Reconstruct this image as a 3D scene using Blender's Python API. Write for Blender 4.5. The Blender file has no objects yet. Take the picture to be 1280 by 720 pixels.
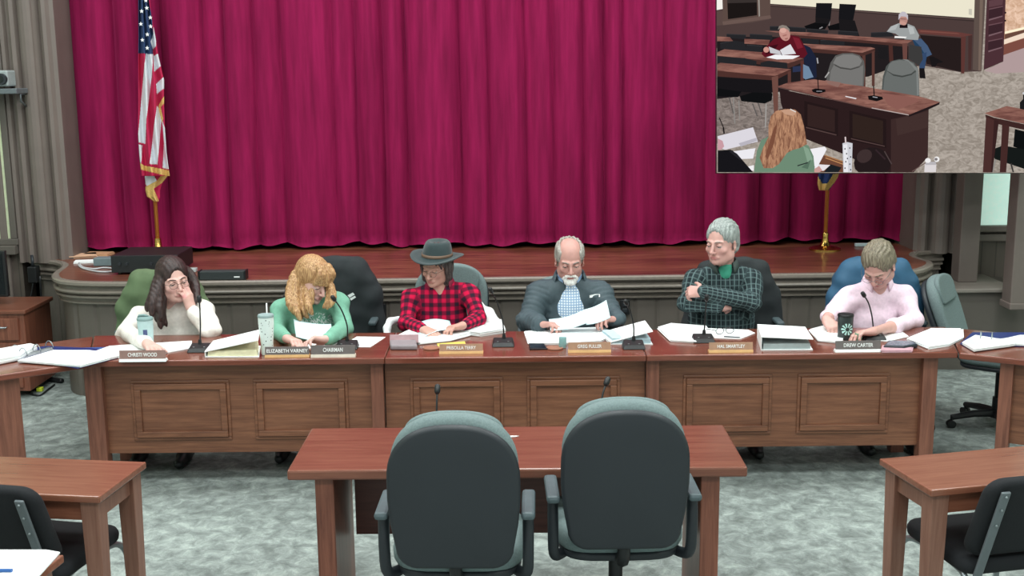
import bpy, bmesh, math, random
import numpy as np
from mathutils import Vector, Matrix
random.seed(7)
C = bpy.context.scene.collection
PI = math.pi
# ------------------------------------------------------------------ camera
FPX = 1450.0; TH = math.radians(10.66); PH = math.radians(0.6); CAM = Vector((0, 0, 2.30))
D_ = Vector((0, math.cos(TH), -math.sin(TH))); R0 = Vector((1, 0, 0)); U0 = Vector((0, math.sin(TH), math.cos(TH)))
R_ = R0*math.cos(PH) - U0*math.sin(PH); U_ = R0*math.sin(PH) + U0*math.cos(PH)
cd = bpy.data.cameras.new('camera'); cam = bpy.data.objects.new('camera', cd); C.objects.link(cam)
cd.sensor_width = 36; cd.lens = 36*FPX/1280; cd.clip_start = .05; cd.clip_end = 100
m = Matrix.Identity(4)
for i in range(3):
    m[i][0] = R_[i]; m[i][1] = U_[i]; m[i][2] = -D_[i]; m[i][3] = CAM[i]
cam.matrix_world = m
bpy.context.scene.camera = cam
def P(px, py, z=None, Y=None):
    d = R_*(px-640) + U_*(360-py) + D_*FPX
    t = (z-CAM.z)/d.z if z is not None else (Y-CAM.y)/d.y
    return CAM + d*t
# ------------------------------------------------------------------ colours, materials
def lin(c):
    if isinstance(c, str):
        c = [int(c[i:i+2], 16) for i in (0, 2, 4)]
    r = []
    for v in c[:3]:
        v = v/255.0
        r.append(v/12.92 if v <= .04045 else ((v+.055)/1.055)**2.4)
    return (r[0], r[1], r[2], 1)
def newmat(name):
    m = bpy.data.materials.new(name); m.use_nodes = True
    nt = m.node_tree; b = nt.nodes['Principled BSDF']
    return m, nt, b
def N(nt, t, **kw):
    n = nt.nodes.new(t)
    for k, v in kw.items():
        if k in n.inputs: n.inputs[k].default_value = v
        else: setattr(n, k, v)
    return n
def coords(nt, scale=(1, 1, 1), kind='Object', rot=(0, 0, 0)):
    tc = nt.nodes.new('ShaderNodeTexCoord'); mp = nt.nodes.new('ShaderNodeMapping')
    nt.links.new(tc.outputs[kind], mp.inputs['Vector']); mp.inputs['Scale'].default_value = scale; mp.inputs['Rotation'].default_value = rot
    return mp.outputs['Vector']
def ramp(nt, fac, stops):
    r = nt.nodes.new('ShaderNodeValToRGB'); nt.links.new(fac, r.inputs['Fac'])
    e = r.color_ramp.elements
    e[0].position, e[0].color = stops[0][0], stops[0][1]; e[1].position, e[1].color = stops[-1][0], stops[-1][1]
    for p, c in stops[1:-1]:
        x = e.new(p); x.color = c
    return r.outputs['Color']
def bump(nt, b, fac, strength=.3, dist=.01):
    bp = nt.nodes.new('ShaderNodeBump'); bp.inputs['Strength'].default_value = strength; bp.inputs['Distance'].default_value = dist
    nt.links.new(fac, bp.inputs['Height']); nt.links.new(bp.outputs['Normal'], b.inputs['Normal'])
def plain(name, col, rough=.6, metal=0, var=.08, scale=30, spec=.5, bmp=0, sheen=0):
    m, nt, b = newmat(name)
    c = lin(col); n = N(nt, 'ShaderNodeTexNoise', Scale=scale, Detail=3.0)
    nt.links.new(coords(nt), n.inputs['Vector'])
    lo = tuple(v*(1-var) for v in c[:3])+(1,); hi = tuple(min(1, v*(1+var)) for v in c[:3])+(1,)
    nt.links.new(ramp(nt, n.outputs['Fac'], [(.3, lo), (.7, hi)]), b.inputs['Base Color'])
    b.inputs['Roughness'].default_value = rough; b.inputs['Metallic'].default_value = metal
    b.inputs['Specular IOR Level'].default_value = spec
    if sheen: b.inputs['Sheen Weight'].default_value = sheen
    if bmp: bump(nt, b, n.outputs['Fac'], bmp, .004)
    return m
def wood(name, c1, c2, axis=0, rough=.35, coat=.0, sc=1.0, spec=.5):
    m, nt, b = newmat(name)
    s = [22*sc, 22*sc, 22*sc]; s[axis] = 1.3*sc
    n = N(nt, 'ShaderNodeTexNoise', Scale=2.2, Detail=7.0, Roughness=.65, Distortion=.6)
    nt.links.new(coords(nt, tuple(s)), n.inputs['Vector'])
    n2 = N(nt, 'ShaderNodeTexNoise', Scale=1.1, Detail=2.0)
    nt.links.new(coords(nt, (1.3, 1.3, 1.3)), n2.inputs['Vector'])
    mx = N(nt, 'ShaderNodeMath', operation='MULTIPLY_ADD'); mx.inputs[1].default_value = .35
    nt.links.new(n2.outputs['Fac'], mx.inputs[0]); nt.links.new(n.outputs['Fac'], mx.inputs[2])
    nt.links.new(ramp(nt, mx.outputs[0], [(.42, lin(c1)), (.85, lin(c2))]), b.inputs['Base Color'])
    b.inputs['Roughness'].default_value = rough; b.inputs['Coat Weight'].default_value = coat; b.inputs['Coat Roughness'].default_value = .12
    b.inputs['Specular IOR Level'].default_value = spec
    return m
def emit(name, col, k=1.0):
    m, nt, b = newmat(name)
    b.inputs['Base Color'].default_value = (0, 0, 0, 1); b.inputs['Specular IOR Level'].default_value = 0; b.inputs['Roughness'].default_value = 1
    b.inputs['Emission Color'].default_value = lin(col); b.inputs['Emission Strength'].default_value = k
    return m
M = {}
# ------------------------------------------------------------------ mesh builder
class MB:
    def __init__(s): s.v = []; s.f = []; s.mi = []; s.cur = 0
    def add(s, vs, fs, xf=None):
        o = len(s.v)
        for p in vs:
            p = Vector(p)
            s.v.append(tuple(xf @ p) if xf is not None else tuple(p))
        for f in fs: s.f.append([i+o for i in f]); s.mi.append(s.cur)
        return s
    def box(s, c, d, xf=None, rot=None):
        hx, hy, hz = d[0]/2, d[1]/2, d[2]/2
        vs = [Vector((x*hx, y*hy, z*hz)) for z in (-1, 1) for y in (-1, 1) for x in (-1, 1)]
        if rot is not None: vs = [rot @ v for v in vs]
        vs = [v+Vector(c) for v in vs]
        return s.add(vs, [(0, 2, 3, 1), (4, 5, 7, 6), (0, 1, 5, 4), (2, 6, 7, 3), (0, 4, 6, 2), (1, 3, 7, 5)], xf)
    def bb(s, x0, x1, y0, y1, z0, z1, xf=None):
        return s.box(((x0+x1)/2, (y0+y1)/2, (z0+z1)/2), (abs(x1-x0), abs(y1-y0), abs(z1-z0)), xf)
    def taper(s, x0, x1, y0, y1, z0, z1, k=.8):
        cx, cy = (x0+x1)/2, (y0+y1)/2; vs = []
        for z, q in ((z0, k), (z1, 1)):
            for y in (y0, y1):
                for x in (x0, x1): vs.append((cx+(x-cx)*q, cy+(y-cy)*q, z))
        return s.add(vs, [(0, 2, 3, 1), (4, 5, 7, 6), (0, 1, 5, 4), (2, 6, 7, 3), (0, 4, 6, 2), (1, 3, 7, 5)])
    def tube(s, pts, r, n=10, cap=True):
        pts = [Vector(p) for p in pts]; rs = r if isinstance(r, (list, tuple)) else [r]*len(pts)
        vs = []; fs = []; up = None
        for i, p in enumerate(pts):
            t = (pts[min(i+1, len(pts)-1)]-pts[max(i-1, 0)]).normalized()
            if up is None:
                up = t.orthogonal().normalized()
            up = (up - t*up.dot(t))
            up = up.normalized() if up.length > 1e-6 else t.orthogonal().normalized()
            q = t.cross(up)
            for k in range(n):
                a = 2*PI*k/n; vs.append(p + (up*math.cos(a)+q*math.sin(a))*rs[i])
        for i in range(len(pts)-1):
            for k in range(n):
                a = i*n+k; b = i*n+(k+1) % n; fs.append((a, b, b+n, a+n))
        if cap: fs.append(tuple(range(n-1, -1, -1))); fs.append(tuple((len(pts)-1)*n+k for k in range(n)))
        return s.add(vs, fs)
    def lathe(s, prof, c=(0, 0, 0), n=24, sx=1, sy=1, xf=None):
        vs = []; fs = []
        for r, z in prof:
            for k in range(n):
                a = 2*PI*k/n; vs.append((c[0]+r*math.cos(a)*sx, c[1]+r*math.sin(a)*sy, c[2]+z))
        for i in range(len(prof)-1):
            for k in range(n):
                a = i*n+k; b = i*n+(k+1) % n; fs.append((a, b, b+n, a+n))
        fs.append(tuple(range(n-1, -1, -1))); fs.append(tuple((len(prof)-1)*n+k for k in range(n)))
        return s.add(vs, fs, xf)
    def ball(s, c, r, n=14, xf=None):
        r = (r, r, r) if not isinstance(r, (tuple, list)) else r
        vs = []; fs = []; h = n//2+1
        for i in range(1, h):
            t = PI*i/h
            for k in range(n):
                a = 2*PI*k/n; vs.append((c[0]+r[0]*math.sin(t)*math.cos(a), c[1]+r[1]*math.sin(t)*math.sin(a), c[2]+r[2]*math.cos(t)))
        top = len(vs); vs.append((c[0], c[1], c[2]+r[2])); vs.append((c[0], c[1], c[2]-r[2]))
        for i in range(h-2):
            for k in range(n):
                a = i*n+k; b = i*n+(k+1) % n; fs.append((a, a+n, b+n, b))
        for k in range(n):
            fs.append((top, k, (k+1) % n)); q = (h-2)*n; fs.append((top+1, q+(k+1) % n, q+k))
        return s.add(vs, fs, xf)
    def prism(s, poly, z0, z1, xf=None):
        """poly in xy, extruded z0..z1"""
        n = len(poly); ar = sum(poly[i][0]*poly[(i+1) % n][1]-poly[(i+1) % n][0]*poly[i][1] for i in range(n))
        if ar < 0: poly = poly[::-1]
        vs = [(p[0], p[1], z0) for p in poly]+[(p[0], p[1], z1) for p in poly]
        fs = [tuple(range(n-1, -1, -1)), tuple(range(n, 2*n))]+[(i, (i+1) % n, (i+1) % n+n, i+n) for i in range(n)]
        return s.add(vs, fs, xf)
    def grid(s, fn, nu, nv, closeu=False):
        vs = [fn(i/(nu if closeu else nu-1), j/(nv-1)) for j in range(nv) for i in range(nu)]
        fs = []
        for j in range(nv-1):
            for i in range(nu if closeu else nu-1):
                a = j*nu+i; b = j*nu+(i+1) % nu; fs.append((a, b, b+nu, a+nu))
        return s.add(vs, fs)
    def slab(s, outline, y0, y1, r, bend=None):
        """cushion-like slab: outline in xz, thickness along y, rounded rim"""
        n = len(outline); cx = sum(p[0] for p in outline)/n; cz = sum(p[1] for p in outline)/n
        rings = []
        k = 5
        for i in range(k+1):
            a = PI/2*i/k; rings.append((y0+r*(1-math.sin(a)), r*(1-math.cos(a))))
        for i in range(k+1):
            a = PI/2*(1-i/k); rings.append((y1-r*(1-math.sin(a)), r*(1-math.cos(a))))
        # first rings: inset shrinks to 0
        rings = [(y0+r*(1-math.sin(PI/2*(1-i/k))) if False else y0+r*(1-math.cos(PI/2*i/k)), r*(1-math.sin(PI/2*i/k))) for i in range(k+1)]
        rings += [(y1-r*(1-math.cos(PI/2*(1-i/k))), r*(1-math.sin(PI/2*(1-i/k)))) for i in range(k+1)]
        vs = []; fs = []
        def put(x, y, z):
            vs.append((x, y+(bend(x, z) if bend else 0), z))
        nr = []
        for i in range(n):
            a = Vector(outline[i-1]); b = Vector(outline[(i+1) % n]); t = (b-a).normalized(); nr.append(Vector((t.y, -t.x)))
        sgn = 1 if sum((nr[i].x*(outline[i][0]-cx)+nr[i].y*(outline[i][1]-cz)) for i in range(n)) > 0 else -1
        for (y, ins) in rings:
            for i in range(n): put(outline[i][0]-sgn*nr[i].x*ins, y, outline[i][1]-sgn*nr[i].y*ins)
        inner = 4
        def rings_in(base, y, rev):
            prev = base
            for q in range(1, inner+1):
                f = 1-q/(inner+1)
                st = len(vs)
                for i in range(n):
                    bx, _, bz = vs[base+i]; x = cx+(bx-cx)*f; z = cz+(bz-cz)*f; put(x, y, z)
                for i in range(n):
                    j = (i+1) % n; fs.append((prev+i, prev+j, st+j, st+i) if rev else (prev+j, prev+i, st+i, st+j))
                prev = st
            fs.append(tuple(prev+i for i in range(n)) if rev else tuple(prev+i for i in range(n-1, -1, -1)))
        R = len(rings)
        for q in range(R-1):
            for i in range(n):
                j = (i+1) % n; fs.append((q*n+i, q*n+j, (q+1)*n+j, (q+1)*n+i))
        rings_in((R-1)*n, y1, True); rings_in(0, y0, False)
        return s.add(vs, fs)
    def build(s, name, mat, parent=None, smooth=False, bevel=0, fix=True):
        me = bpy.data.meshes.new(name); me.from_pydata(s.v, [], s.f)
        mats = mat if isinstance(mat, (list, tuple)) else [mat]
        for q in mats: me.materials.append(q)
        if len(mats) > 1: me.polygons.foreach_set('material_index', s.mi)
        if fix:
            bm = bmesh.new(); bm.from_mesh(me); bmesh.ops.recalc_face_normals(bm, faces=bm.faces); bm.to_mesh(me); bm.free()
        if smooth: me.polygons.foreach_set('use_smooth', [True]*len(me.polygons))
        me.update()
        o = bpy.data.objects.new(name, me); C.objects.link(o)
        if parent is not None: o.parent = parent
        if bevel:
            b = o.modifiers.new('bevel', 'BEVEL'); b.width = bevel; b.segments = 2; b.limit_method = 'ANGLE'; b.angle_limit = math.radians(40)
        if smooth == 'auto':
            try:
                me.set_sharp_from_angle(angle=math.radians(38))
            except Exception: pass
        return o
def thing(name, label, cat, loc=(0, 0, 0), rotz=0, group=None):
    o = bpy.data.objects.new(name, None); C.objects.link(o); o.empty_display_size = .1
    o.location = loc; o.rotation_euler = (0, 0, rotz); o['label'] = label; o['category'] = cat
    if group: o['group'] = group
    return o
def tag(o, label, cat, group=None, kind=None):
    o['label'] = label; o['category'] = cat
    if group: o['group'] = group
    if kind: o['kind'] = kind
    return o
def struct(o, label=None):
    o['kind'] = 'structure'
    if label: o['label'] = label
    return o
def copy_tree(o, parent=None):
    c = o.copy(); C.objects.link(c)
    if parent is not None: c.parent = parent
    for ch in list(o.children): copy_tree(ch, c)
    return c
def catmull(pts, k=6, closed=False):
    pts = [Vector(p) for p in pts]; out = []; n = len(pts)
    rng = range(n if closed else n-1)
    for i in rng:
        p0 = pts[i-1] if (closed or i > 0) else pts[0]; p1 = pts[i]; p2 = pts[(i+1) % n]
        p3 = pts[(i+2) % n] if (closed or i+2 < n) else pts[-1]
        for q in range(k):
            t = q/k
            out.append(.5*((2*p1)+(p2-p0)*t+(2*p0-5*p1+4*p2-p3)*t*t+(3*p1-p0-3*p2+p3)*t**3))
    if not closed: out.append(pts[-1])
    return out
def text_mesh(name, body, size, mat, parent, loc, rot=(PI/2, 0, 0), width=None, depth=.0006):
    cu = bpy.data.curves.new(name, 'FONT'); cu.body = body; cu.size = size; cu.align_x = 'CENTER'; cu.align_y = 'CENTER'; cu.extrude = depth
    cu.offset = size*.012
    t = bpy.data.objects.new('tmp', cu); C.objects.link(t)
    dg = bpy.context.evaluated_depsgraph_get(); dg.update()
    me = bpy.data.meshes.new_from_object(t.evaluated_get(dg)); bpy.data.objects.remove(t)
    xs = [v.co.x for v in me.vertices]; w = max(xs)-min(xs)
    if width:
        for v in me.vertices: v.co.x *= width/w
    me.materials.clear(); me.materials.append(mat)
    o = bpy.data.objects.new(name, me); C.objects.link(o); o.parent = parent; o.location = loc; o.rotation_euler = rot
    return o
# ------------------------------------------------------------------ implicit surfaces
def V3(*a): return np.array(a, dtype=np.float64)
class Field:
    """smooth union of tapered capsules, ellipsoids and rounded boxes, meshed with surface nets"""
    def __init__(s): s.p = []
    def cone(s, a, b, ra, rb, k=.02, op=1, flat=None):
        s.p.append(('c', np.array(a, float), np.array(b, float), ra, rb, k, op)); return s
    def ell(s, c, r, rot=None, k=.02, op=1):
        s.p.append(('e', np.array(c, float), np.array(r, float), np.array(rot, float) if rot is not None else np.eye(3), None, k, op)); return s
    def rbox(s, c, h, rot=None, r=.01, k=.01, op=1):
        s.p.append(('b', np.array(c, float), np.array(h, float), np.array(rot, float) if rot is not None else np.eye(3), r, k, op)); return s
    def bounds(s):
        lo = np.full(3, 1e9); hi = -lo
        for p in s.p:
            if p[-1] != 1: continue
            a, b = s.aabb(p); lo = np.minimum(lo, a); hi = np.maximum(hi, b)
        return lo, hi
    def aabb(s, p):
        if p[0] == 'c':
            return np.minimum(p[1]-p[3], p[2]-p[4]), np.maximum(p[1]+p[3], p[2]+p[4])
        if p[0] == 'e':
            e = np.abs(p[3]) @ p[2]; return p[1]-e, p[1]+e
        e = np.abs(p[3]) @ (p[2]+p[4]); return p[1]-e, p[1]+e
    def mesh(s, h, lo=None, hi=None):
        l, u = s.bounds()
        lo = l-3*h if lo is None else np.array(lo, float); hi = u+3*h if hi is None else np.array(hi, float)
        n = np.ceil((hi-lo)/h).astype(int)+1
        ax = [lo[i]+h*np.arange(n[i]) for i in range(3)]
        F = np.full(tuple(n), 1.0, dtype=np.float32)
        for p in s.p:
            k = p[-2]; mg = k+3*h+.015
            a, b = s.aabb(p)
            i0 = np.maximum(((a-mg-lo)/h).astype(int), 0); i1 = np.minimum(((b+mg-lo)/h).astype(int)+2, n)
            if np.any(i1 <= i0): continue
            X = ax[0][i0[0]:i1[0]][:, None, None]; Y = ax[1][i0[1]:i1[1]][None, :, None]; Z = ax[2][i0[2]:i1[2]][None, None, :]
            if p[0] == 'c':
                a, b, ra, rb = p[1:5]; ab = b-a; L = max(ab @ ab, 1e-12)
                x = X-a[0]; y = Y-a[1]; z = Z-a[2]
                t = np.clip((x*ab[0]+y*ab[1]+z*ab[2])/L, 0, 1)
                d = np.sqrt((x-t*ab[0])**2+(y-t*ab[1])**2+(z-t*ab[2])**2)-(ra+(rb-ra)*t)
            else:
                Rm = p[3]; x = X-p[1][0]; y = Y-p[1][1]; z = Z-p[1][2]
                q = [Rm[0, i]*x+Rm[1, i]*y+Rm[2, i]*z for i in range(3)]
                if p[0] == 'e':
                    r = p[2]
                    k0 = np.sqrt(sum((q[i]/r[i])**2 for i in range(3))); k1 = np.sqrt(sum((q[i]/r[i]**2)**2 for i in range(3)))+1e-9
                    d = k0*(k0-1)/k1
                else:
                    w = [np.abs(q[i])-p[2][i] for i in range(3)]
                    d = np.sqrt(sum(np.maximum(v, 0)**2 for v in w))+np.minimum(np.maximum(np.maximum(w[0], w[1]), w[2]), 0)-p[4]
            sl = tuple(slice(i0[i], i1[i]) for i in range(3)); cur = F[sl]
            if p[-1] == 1:
                hh = np.maximum(k-np.abs(cur-d), 0)/k; F[sl] = np.minimum(cur, d)-hh*hh*k*.25
            else:
                d = -d; hh = np.maximum(k-np.abs(cur-d), 0)/k; F[sl] = np.maximum(cur, d)+hh*hh*k*.25
        F[0] = F[-1] = 1; F[:, 0] = F[:, -1] = 1; F[:, :, 0] = F[:, :, -1] = 1
        return nets(F, lo, h)
def nets(F, lo, h):
    S = F < 0
    nx, ny, nz = F.shape
    acc = np.zeros((nx-1, ny-1, nz-1, 3), np.float32); cnt = np.zeros((nx-1, ny-1, nz-1), np.float32)
    for axis in range(3):
        sa = [slice(0, -1) if i == axis else slice(None) for i in range(3)]; sb = [slice(1, None) if i == axis else slice(None) for i in range(3)]
        fa = F[tuple(sa)]; fb = F[tuple(sb)]; cr = S[tuple(sa)] != S[tuple(sb)]
        idx = np.argwhere(cr)
        if len(idx) == 0: continue
        va = fa[cr]; vb = fb[cr]; t = va/(va-vb)
        pos = idx.astype(np.float32); pos[:, axis] += t
        o = [i for i in range(3) if i != axis]
        for da in (0, 1):
            for db in (0, 1):
                c = idx.copy(); c[:, o[0]] -= da; c[:, o[1]] -= db
                ok = (c[:, o[0]] >= 0) & (c[:, o[1]] >= 0) & (c[:, o[0]] < (nx-1, ny-1, nz-1)[o[0]]) & (c[:, o[1]] < (nx-1, ny-1, nz-1)[o[1]])
                c = c[ok]
                np.add.at(acc, (c[:, 0], c[:, 1], c[:, 2]), pos[ok]); np.add.at(cnt, (c[:, 0], c[:, 1], c[:, 2]), 1)
    act = cnt > 0
    ids = np.full(cnt.shape, -1, np.int64); ids[act] = np.arange(act.sum())
    verts = acc[act]/cnt[act][:, None]*h+np.array(lo, np.float32)
    faces = []
    for axis in range(3):
        sa = [slice(0, -1) if i == axis else slice(None) for i in range(3)]; sb = [slice(1, None) if i == axis else slice(None) for i in range(3)]
        A = S[tuple(sa)]; cr = A != S[tuple(sb)]
        idx = np.argwhere(cr); inside = A[cr]
        o = [(axis+1) % 3, (axis+2) % 3]
        q = []
        for da, db in ((0, 0), (1, 0), (1, 1), (0, 1)):
            c = idx.copy(); c[:, o[0]] -= da; c[:, o[1]] -= db
            q.append(ids[c[:, 0], c[:, 1], c[:, 2]])
        q = np.stack(q, 1)
        q[~inside] = q[~inside][:, ::-1]
        faces.append(q)
    return verts, np.concatenate(faces)
def mesh_object(name, parts, mat, parent=None, uv=None, col=None, disp=None):
    """parts: list of (verts, quads); one mesh object, smooth"""
    vs = []; fs = []; o = 0
    for v, f in parts: vs.append(v); fs.append(f+o); o += len(v)
    v = np.concatenate(vs).astype(np.float64); f = np.concatenate(fs)
    if disp is not None:
        n = np.zeros_like(v); a, b, c = v[f[:, 0]], v[f[:, 1]], v[f[:, 2]]; fn = np.cross(b-a, c-a)
        for k in range(4): np.add.at(n, f[:, k], fn)
        n /= np.linalg.norm(n, axis=1)[:, None]+1e-12
        v = v+n*disp(v)[:, None]
    me = bpy.data.meshes.new(name)
    me.vertices.add(len(v)); me.vertices.foreach_set('co', v.ravel())
    me.loops.add(len(f)*4); me.loops.foreach_set('vertex_index', f.ravel().astype(np.int32))
    me.polygons.add(len(f)); me.polygons.foreach_set('loop_start', np.arange(0, len(f)*4, 4, dtype=np.int32))
    me.update(calc_edges=True); me.validate()
    me.polygons.foreach_set('use_smooth', np.ones(len(me.polygons), bool))
    if uv is not None:
        u = uv(v); at = me.attributes.new('cloth', 'FLOAT_VECTOR', 'POINT'); at.data.foreach_set('vector', u.astype(np.float32).ravel())
    if col is not None:
        u = col(v); at = me.attributes.new('tint', 'FLOAT_COLOR', 'POINT'); at.data.foreach_set('color', u.astype(np.float32).ravel())
    for q in (mat if isinstance(mat, (list, tuple)) else [mat]): me.materials.append(q)
    ob = bpy.data.objects.new(name, me); C.objects.link(ob)
    if parent is not None: ob.parent = parent
    return ob
# ================================================================== materials
M['dais'] = wood('brown stained oak', '5a3626', '8c5d44', axis=0, rough=.42)
M['daisv'] = wood('brown stained oak upright', '5e382c', '8c5a48', axis=2, rough=.42)
M['top'] = wood('dark red brown tabletop', '5c2e20', '844a3a', axis=0, rough=.22, coat=.3)
M['cherry'] = wood('red cherry laminate', '643628', '80503e', axis=0, rough=.28, coat=.15)
M['cherryv'] = wood('cherry laminate upright', '5e3226', '8e5844', axis=2, rough=.4)
M['maple'] = wood('orange brown wood top', '6e3e2e', '885844', axis=0, rough=.26, coat=.15)
M['maplev'] = wood('orange brown wood leg', '6e4638', '8c6656', axis=2, rough=.4)
M['stagewood'] = wood('polished red stage boards', '4c1610', '84342a', axis=0, rough=.2, coat=.35)
M['trim'] = plain('grey brown painted wood', '706660', rough=.5, var=.05, scale=6)
M['trimd'] = plain('grey brown painted panelling', '5e5852', rough=.55, var=.06, scale=5)
M['cream'] = plain('cream wall paint', 'd8e6d4', rough=.8, var=.02)
M['black'] = plain('black plastic', '16181a', rough=.45, var=.1)
M['dark'] = plain('dark charcoal shell plastic', '24292e', rough=.5, var=.06, scale=4)
M['fabric_black'] = plain('black seat fabric', '121519', rough=.9, var=.15, scale=120, bmp=.1)
M['fabric_grey'] = plain('grey green seat fabric', '6c7c7c', rough=.95, var=.12, scale=140, bmp=.15)
M['steel'] = plain('grey metal tube', '9aa3a6', rough=.35, metal=.7, var=.05)
M['greymetal'] = plain('painted grey metal bar', '6c7478', rough=.4, metal=.3, var=.05)
M['white'] = plain('white paper', 'f2f6f6', rough=.75, var=.015)
M['paperblue'] = plain('pale blue paper', 'cfe6ea', rough=.75, var=.02)
M['brass'] = plain('polished brass', 'c9a55a', rough=.22, metal=1, var=.05)
M['polewood'] = wood('varnished flag pole', 'a05a20', 'd08a44', axis=2, rough=.3)
M['gold'] = plain('gold fringe', 'd8b468', rough=.7, var=.25, scale=160)
def M_carpet():
    m, nt, b = newmat('mottled grey green carpet')
    v = coords(nt, (1, 1, 1))
    n1 = N(nt, 'ShaderNodeTexNoise', Scale=10.5, Detail=7.0, Roughness=.72, Distortion=.5); nt.links.new(v, n1.inputs['Vector'])
    n2 = N(nt, 'ShaderNodeTexNoise', Scale=1.2, Detail=3.0); nt.links.new(v, n2.inputs['Vector'])
    mx = N(nt, 'ShaderNodeMath', operation='MULTIPLY_ADD'); mx.inputs[1].default_value = .35
    nt.links.new(n2.outputs['Fac'], mx.inputs[0]); nt.links.new(n1.outputs['Fac'], mx.inputs[2])
    nt.links.new(ramp(nt, mx.outputs[0], [(.48, lin('686e6b')), (.62, lin('7e8683')), (.72, lin('929b97')), (.86, lin('aeb8b3'))]), b.inputs['Base Color'])
    b.inputs['Roughness'].default_value = 1; b.inputs['Specular IOR Level'].default_value = .1
    n3 = N(nt, 'ShaderNodeTexNoise', Scale=90.0, Detail=2.0); nt.links.new(v, n3.inputs['Vector'])
    bump(nt, b, n3.outputs['Fac'], .5, .01)
    return m
M['carpet'] = M_carpet()
def M_board(name, col, axis=0, pitch=.115, dark=.45):
    """painted tongue-and-groove boards: narrow grooves repeat along one axis"""
    m, nt, b = newmat(name)
    v = coords(nt); sp = nt.nodes.new('ShaderNodeSeparateXYZ'); nt.links.new(v, sp.inputs[0])
    a = N(nt, 'ShaderNodeMath', operation='MULTIPLY'); a.inputs[1].default_value = 1/pitch; nt.links.new(sp.outputs[axis], a.inputs[0])
    f = N(nt, 'ShaderNodeMath', operation='PINGPONG'); f.inputs[1].default_value = .5; nt.links.new(a.outputs[0], f.inputs[0])
    c = lin(col); n = N(nt, 'ShaderNodeTexNoise', Scale=3.0, Detail=4.0); nt.links.new(coords(nt, (6, 6, 1)), n.inputs['Vector'])
    base = ramp(nt, n.outputs['Fac'], [(.3, tuple(x*.9 for x in c[:3])+(1,)), (.7, tuple(x*1.08 for x in c[:3])+(1,))])
    g = ramp(nt, f.outputs[0], [(.0, (dark, dark, dark, 1)), (.07, (1, 1, 1, 1))])
    mx = N(nt, 'ShaderNodeMix', data_type='RGBA', blend_type='MULTIPLY'); mx.inputs[0].default_value = 1
    nt.links.new(base, mx.inputs[6]); nt.links.new(g, mx.inputs[7]); nt.links.new(mx.outputs[2], b.inputs['Base Color'])
    b.inputs['Roughness'].default_value = .55
    bump(nt, b, f.outputs[0], .15, .004)
    return m
M['boards'] = M_board('grey brown beadboard', '5e554e')
M['stageboards'] = M_board('stage floor boards', '5c2a22', axis=1, pitch=.07, dark=.75)
def M_stage():
    m, nt, b = newmat('polished red brown stage floor')
    n = N(nt, 'ShaderNodeTexNoise', Scale=2.0, Detail=6.0, Roughness=.6); nt.links.new(coords(nt, (1.0, 14, 14)), n.inputs['Vector'])
    n2 = N(nt, 'ShaderNodeTexNoise', Scale=.9, Detail=3.0); nt.links.new(coords(nt, (1, 4, 1)), n2.inputs['Vector'])
    mx = N(nt, 'ShaderNodeMath', operation='MULTIPLY_ADD'); mx.inputs[1].default_value = .6
    nt.links.new(n2.outputs['Fac'], mx.inputs[0]); nt.links.new(n.outputs['Fac'], mx.inputs[2])
    nt.links.new(ramp(nt, mx.outputs[0], [(.55, lin('42211a')), (.8, lin('6e3e2e')), (1.0, lin('86543e'))]), b.inputs['Base Color'])
    b.inputs['Roughness'].default_value = .33; b.inputs['Coat Weight'].default_value = .2; b.inputs['Coat Roughness'].default_value = .12
    return m
M['stage'] = M_stage()
def M_curtain():
    m, nt, b = newmat('crimson velvet')
    n = N(nt, 'ShaderNodeTexNoise', Scale=2.0, Detail=5.0, Roughness=.6); nt.links.new(coords(nt, (9, 9, .7)), n.inputs['Vector'])
    nt.links.new(ramp(nt, n.outputs['Fac'], [(.3, lin('720e3a')), (.7, lin('94184e'))]), b.inputs['Base Color'])
    b.inputs['Roughness'].default_value = .85; b.inputs['Specular IOR Level'].default_value = .15
    b.inputs['Sheen Weight'].default_value = .35; b.inputs['Sheen Roughness'].default_value = .4; b.inputs['Sheen Tint'].default_value = lin('d05090')
    return m
M['curtain'] = M_curtain()

ZS = .86       # stage height
ZT = .75       # desk height
YC = 9.5       # curtain line
# ================================================================== room shell
mb = MB(); mb.bb(-7, 7, -3, 10.5, -.06, 0); struct(mb.build('floor', M['carpet']))
mb = MB(); mb.bb(-7, 7, -3, 10.5, 5.0, 5.1); struct(mb.build('ceiling', plain('white ceiling', 'c8cbc6', rough=.9)))
XL = P(92, 325, Y=9.1).x; XR = P(1141, 310, Y=9.1).x      # proscenium opening
def profile_run(xs, y0, z0, z1):
    """vertical moulding run: list of (x, y) outline extruded in z"""
    mb = MB(); mb.prism(xs, z0, z1); return mb
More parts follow.
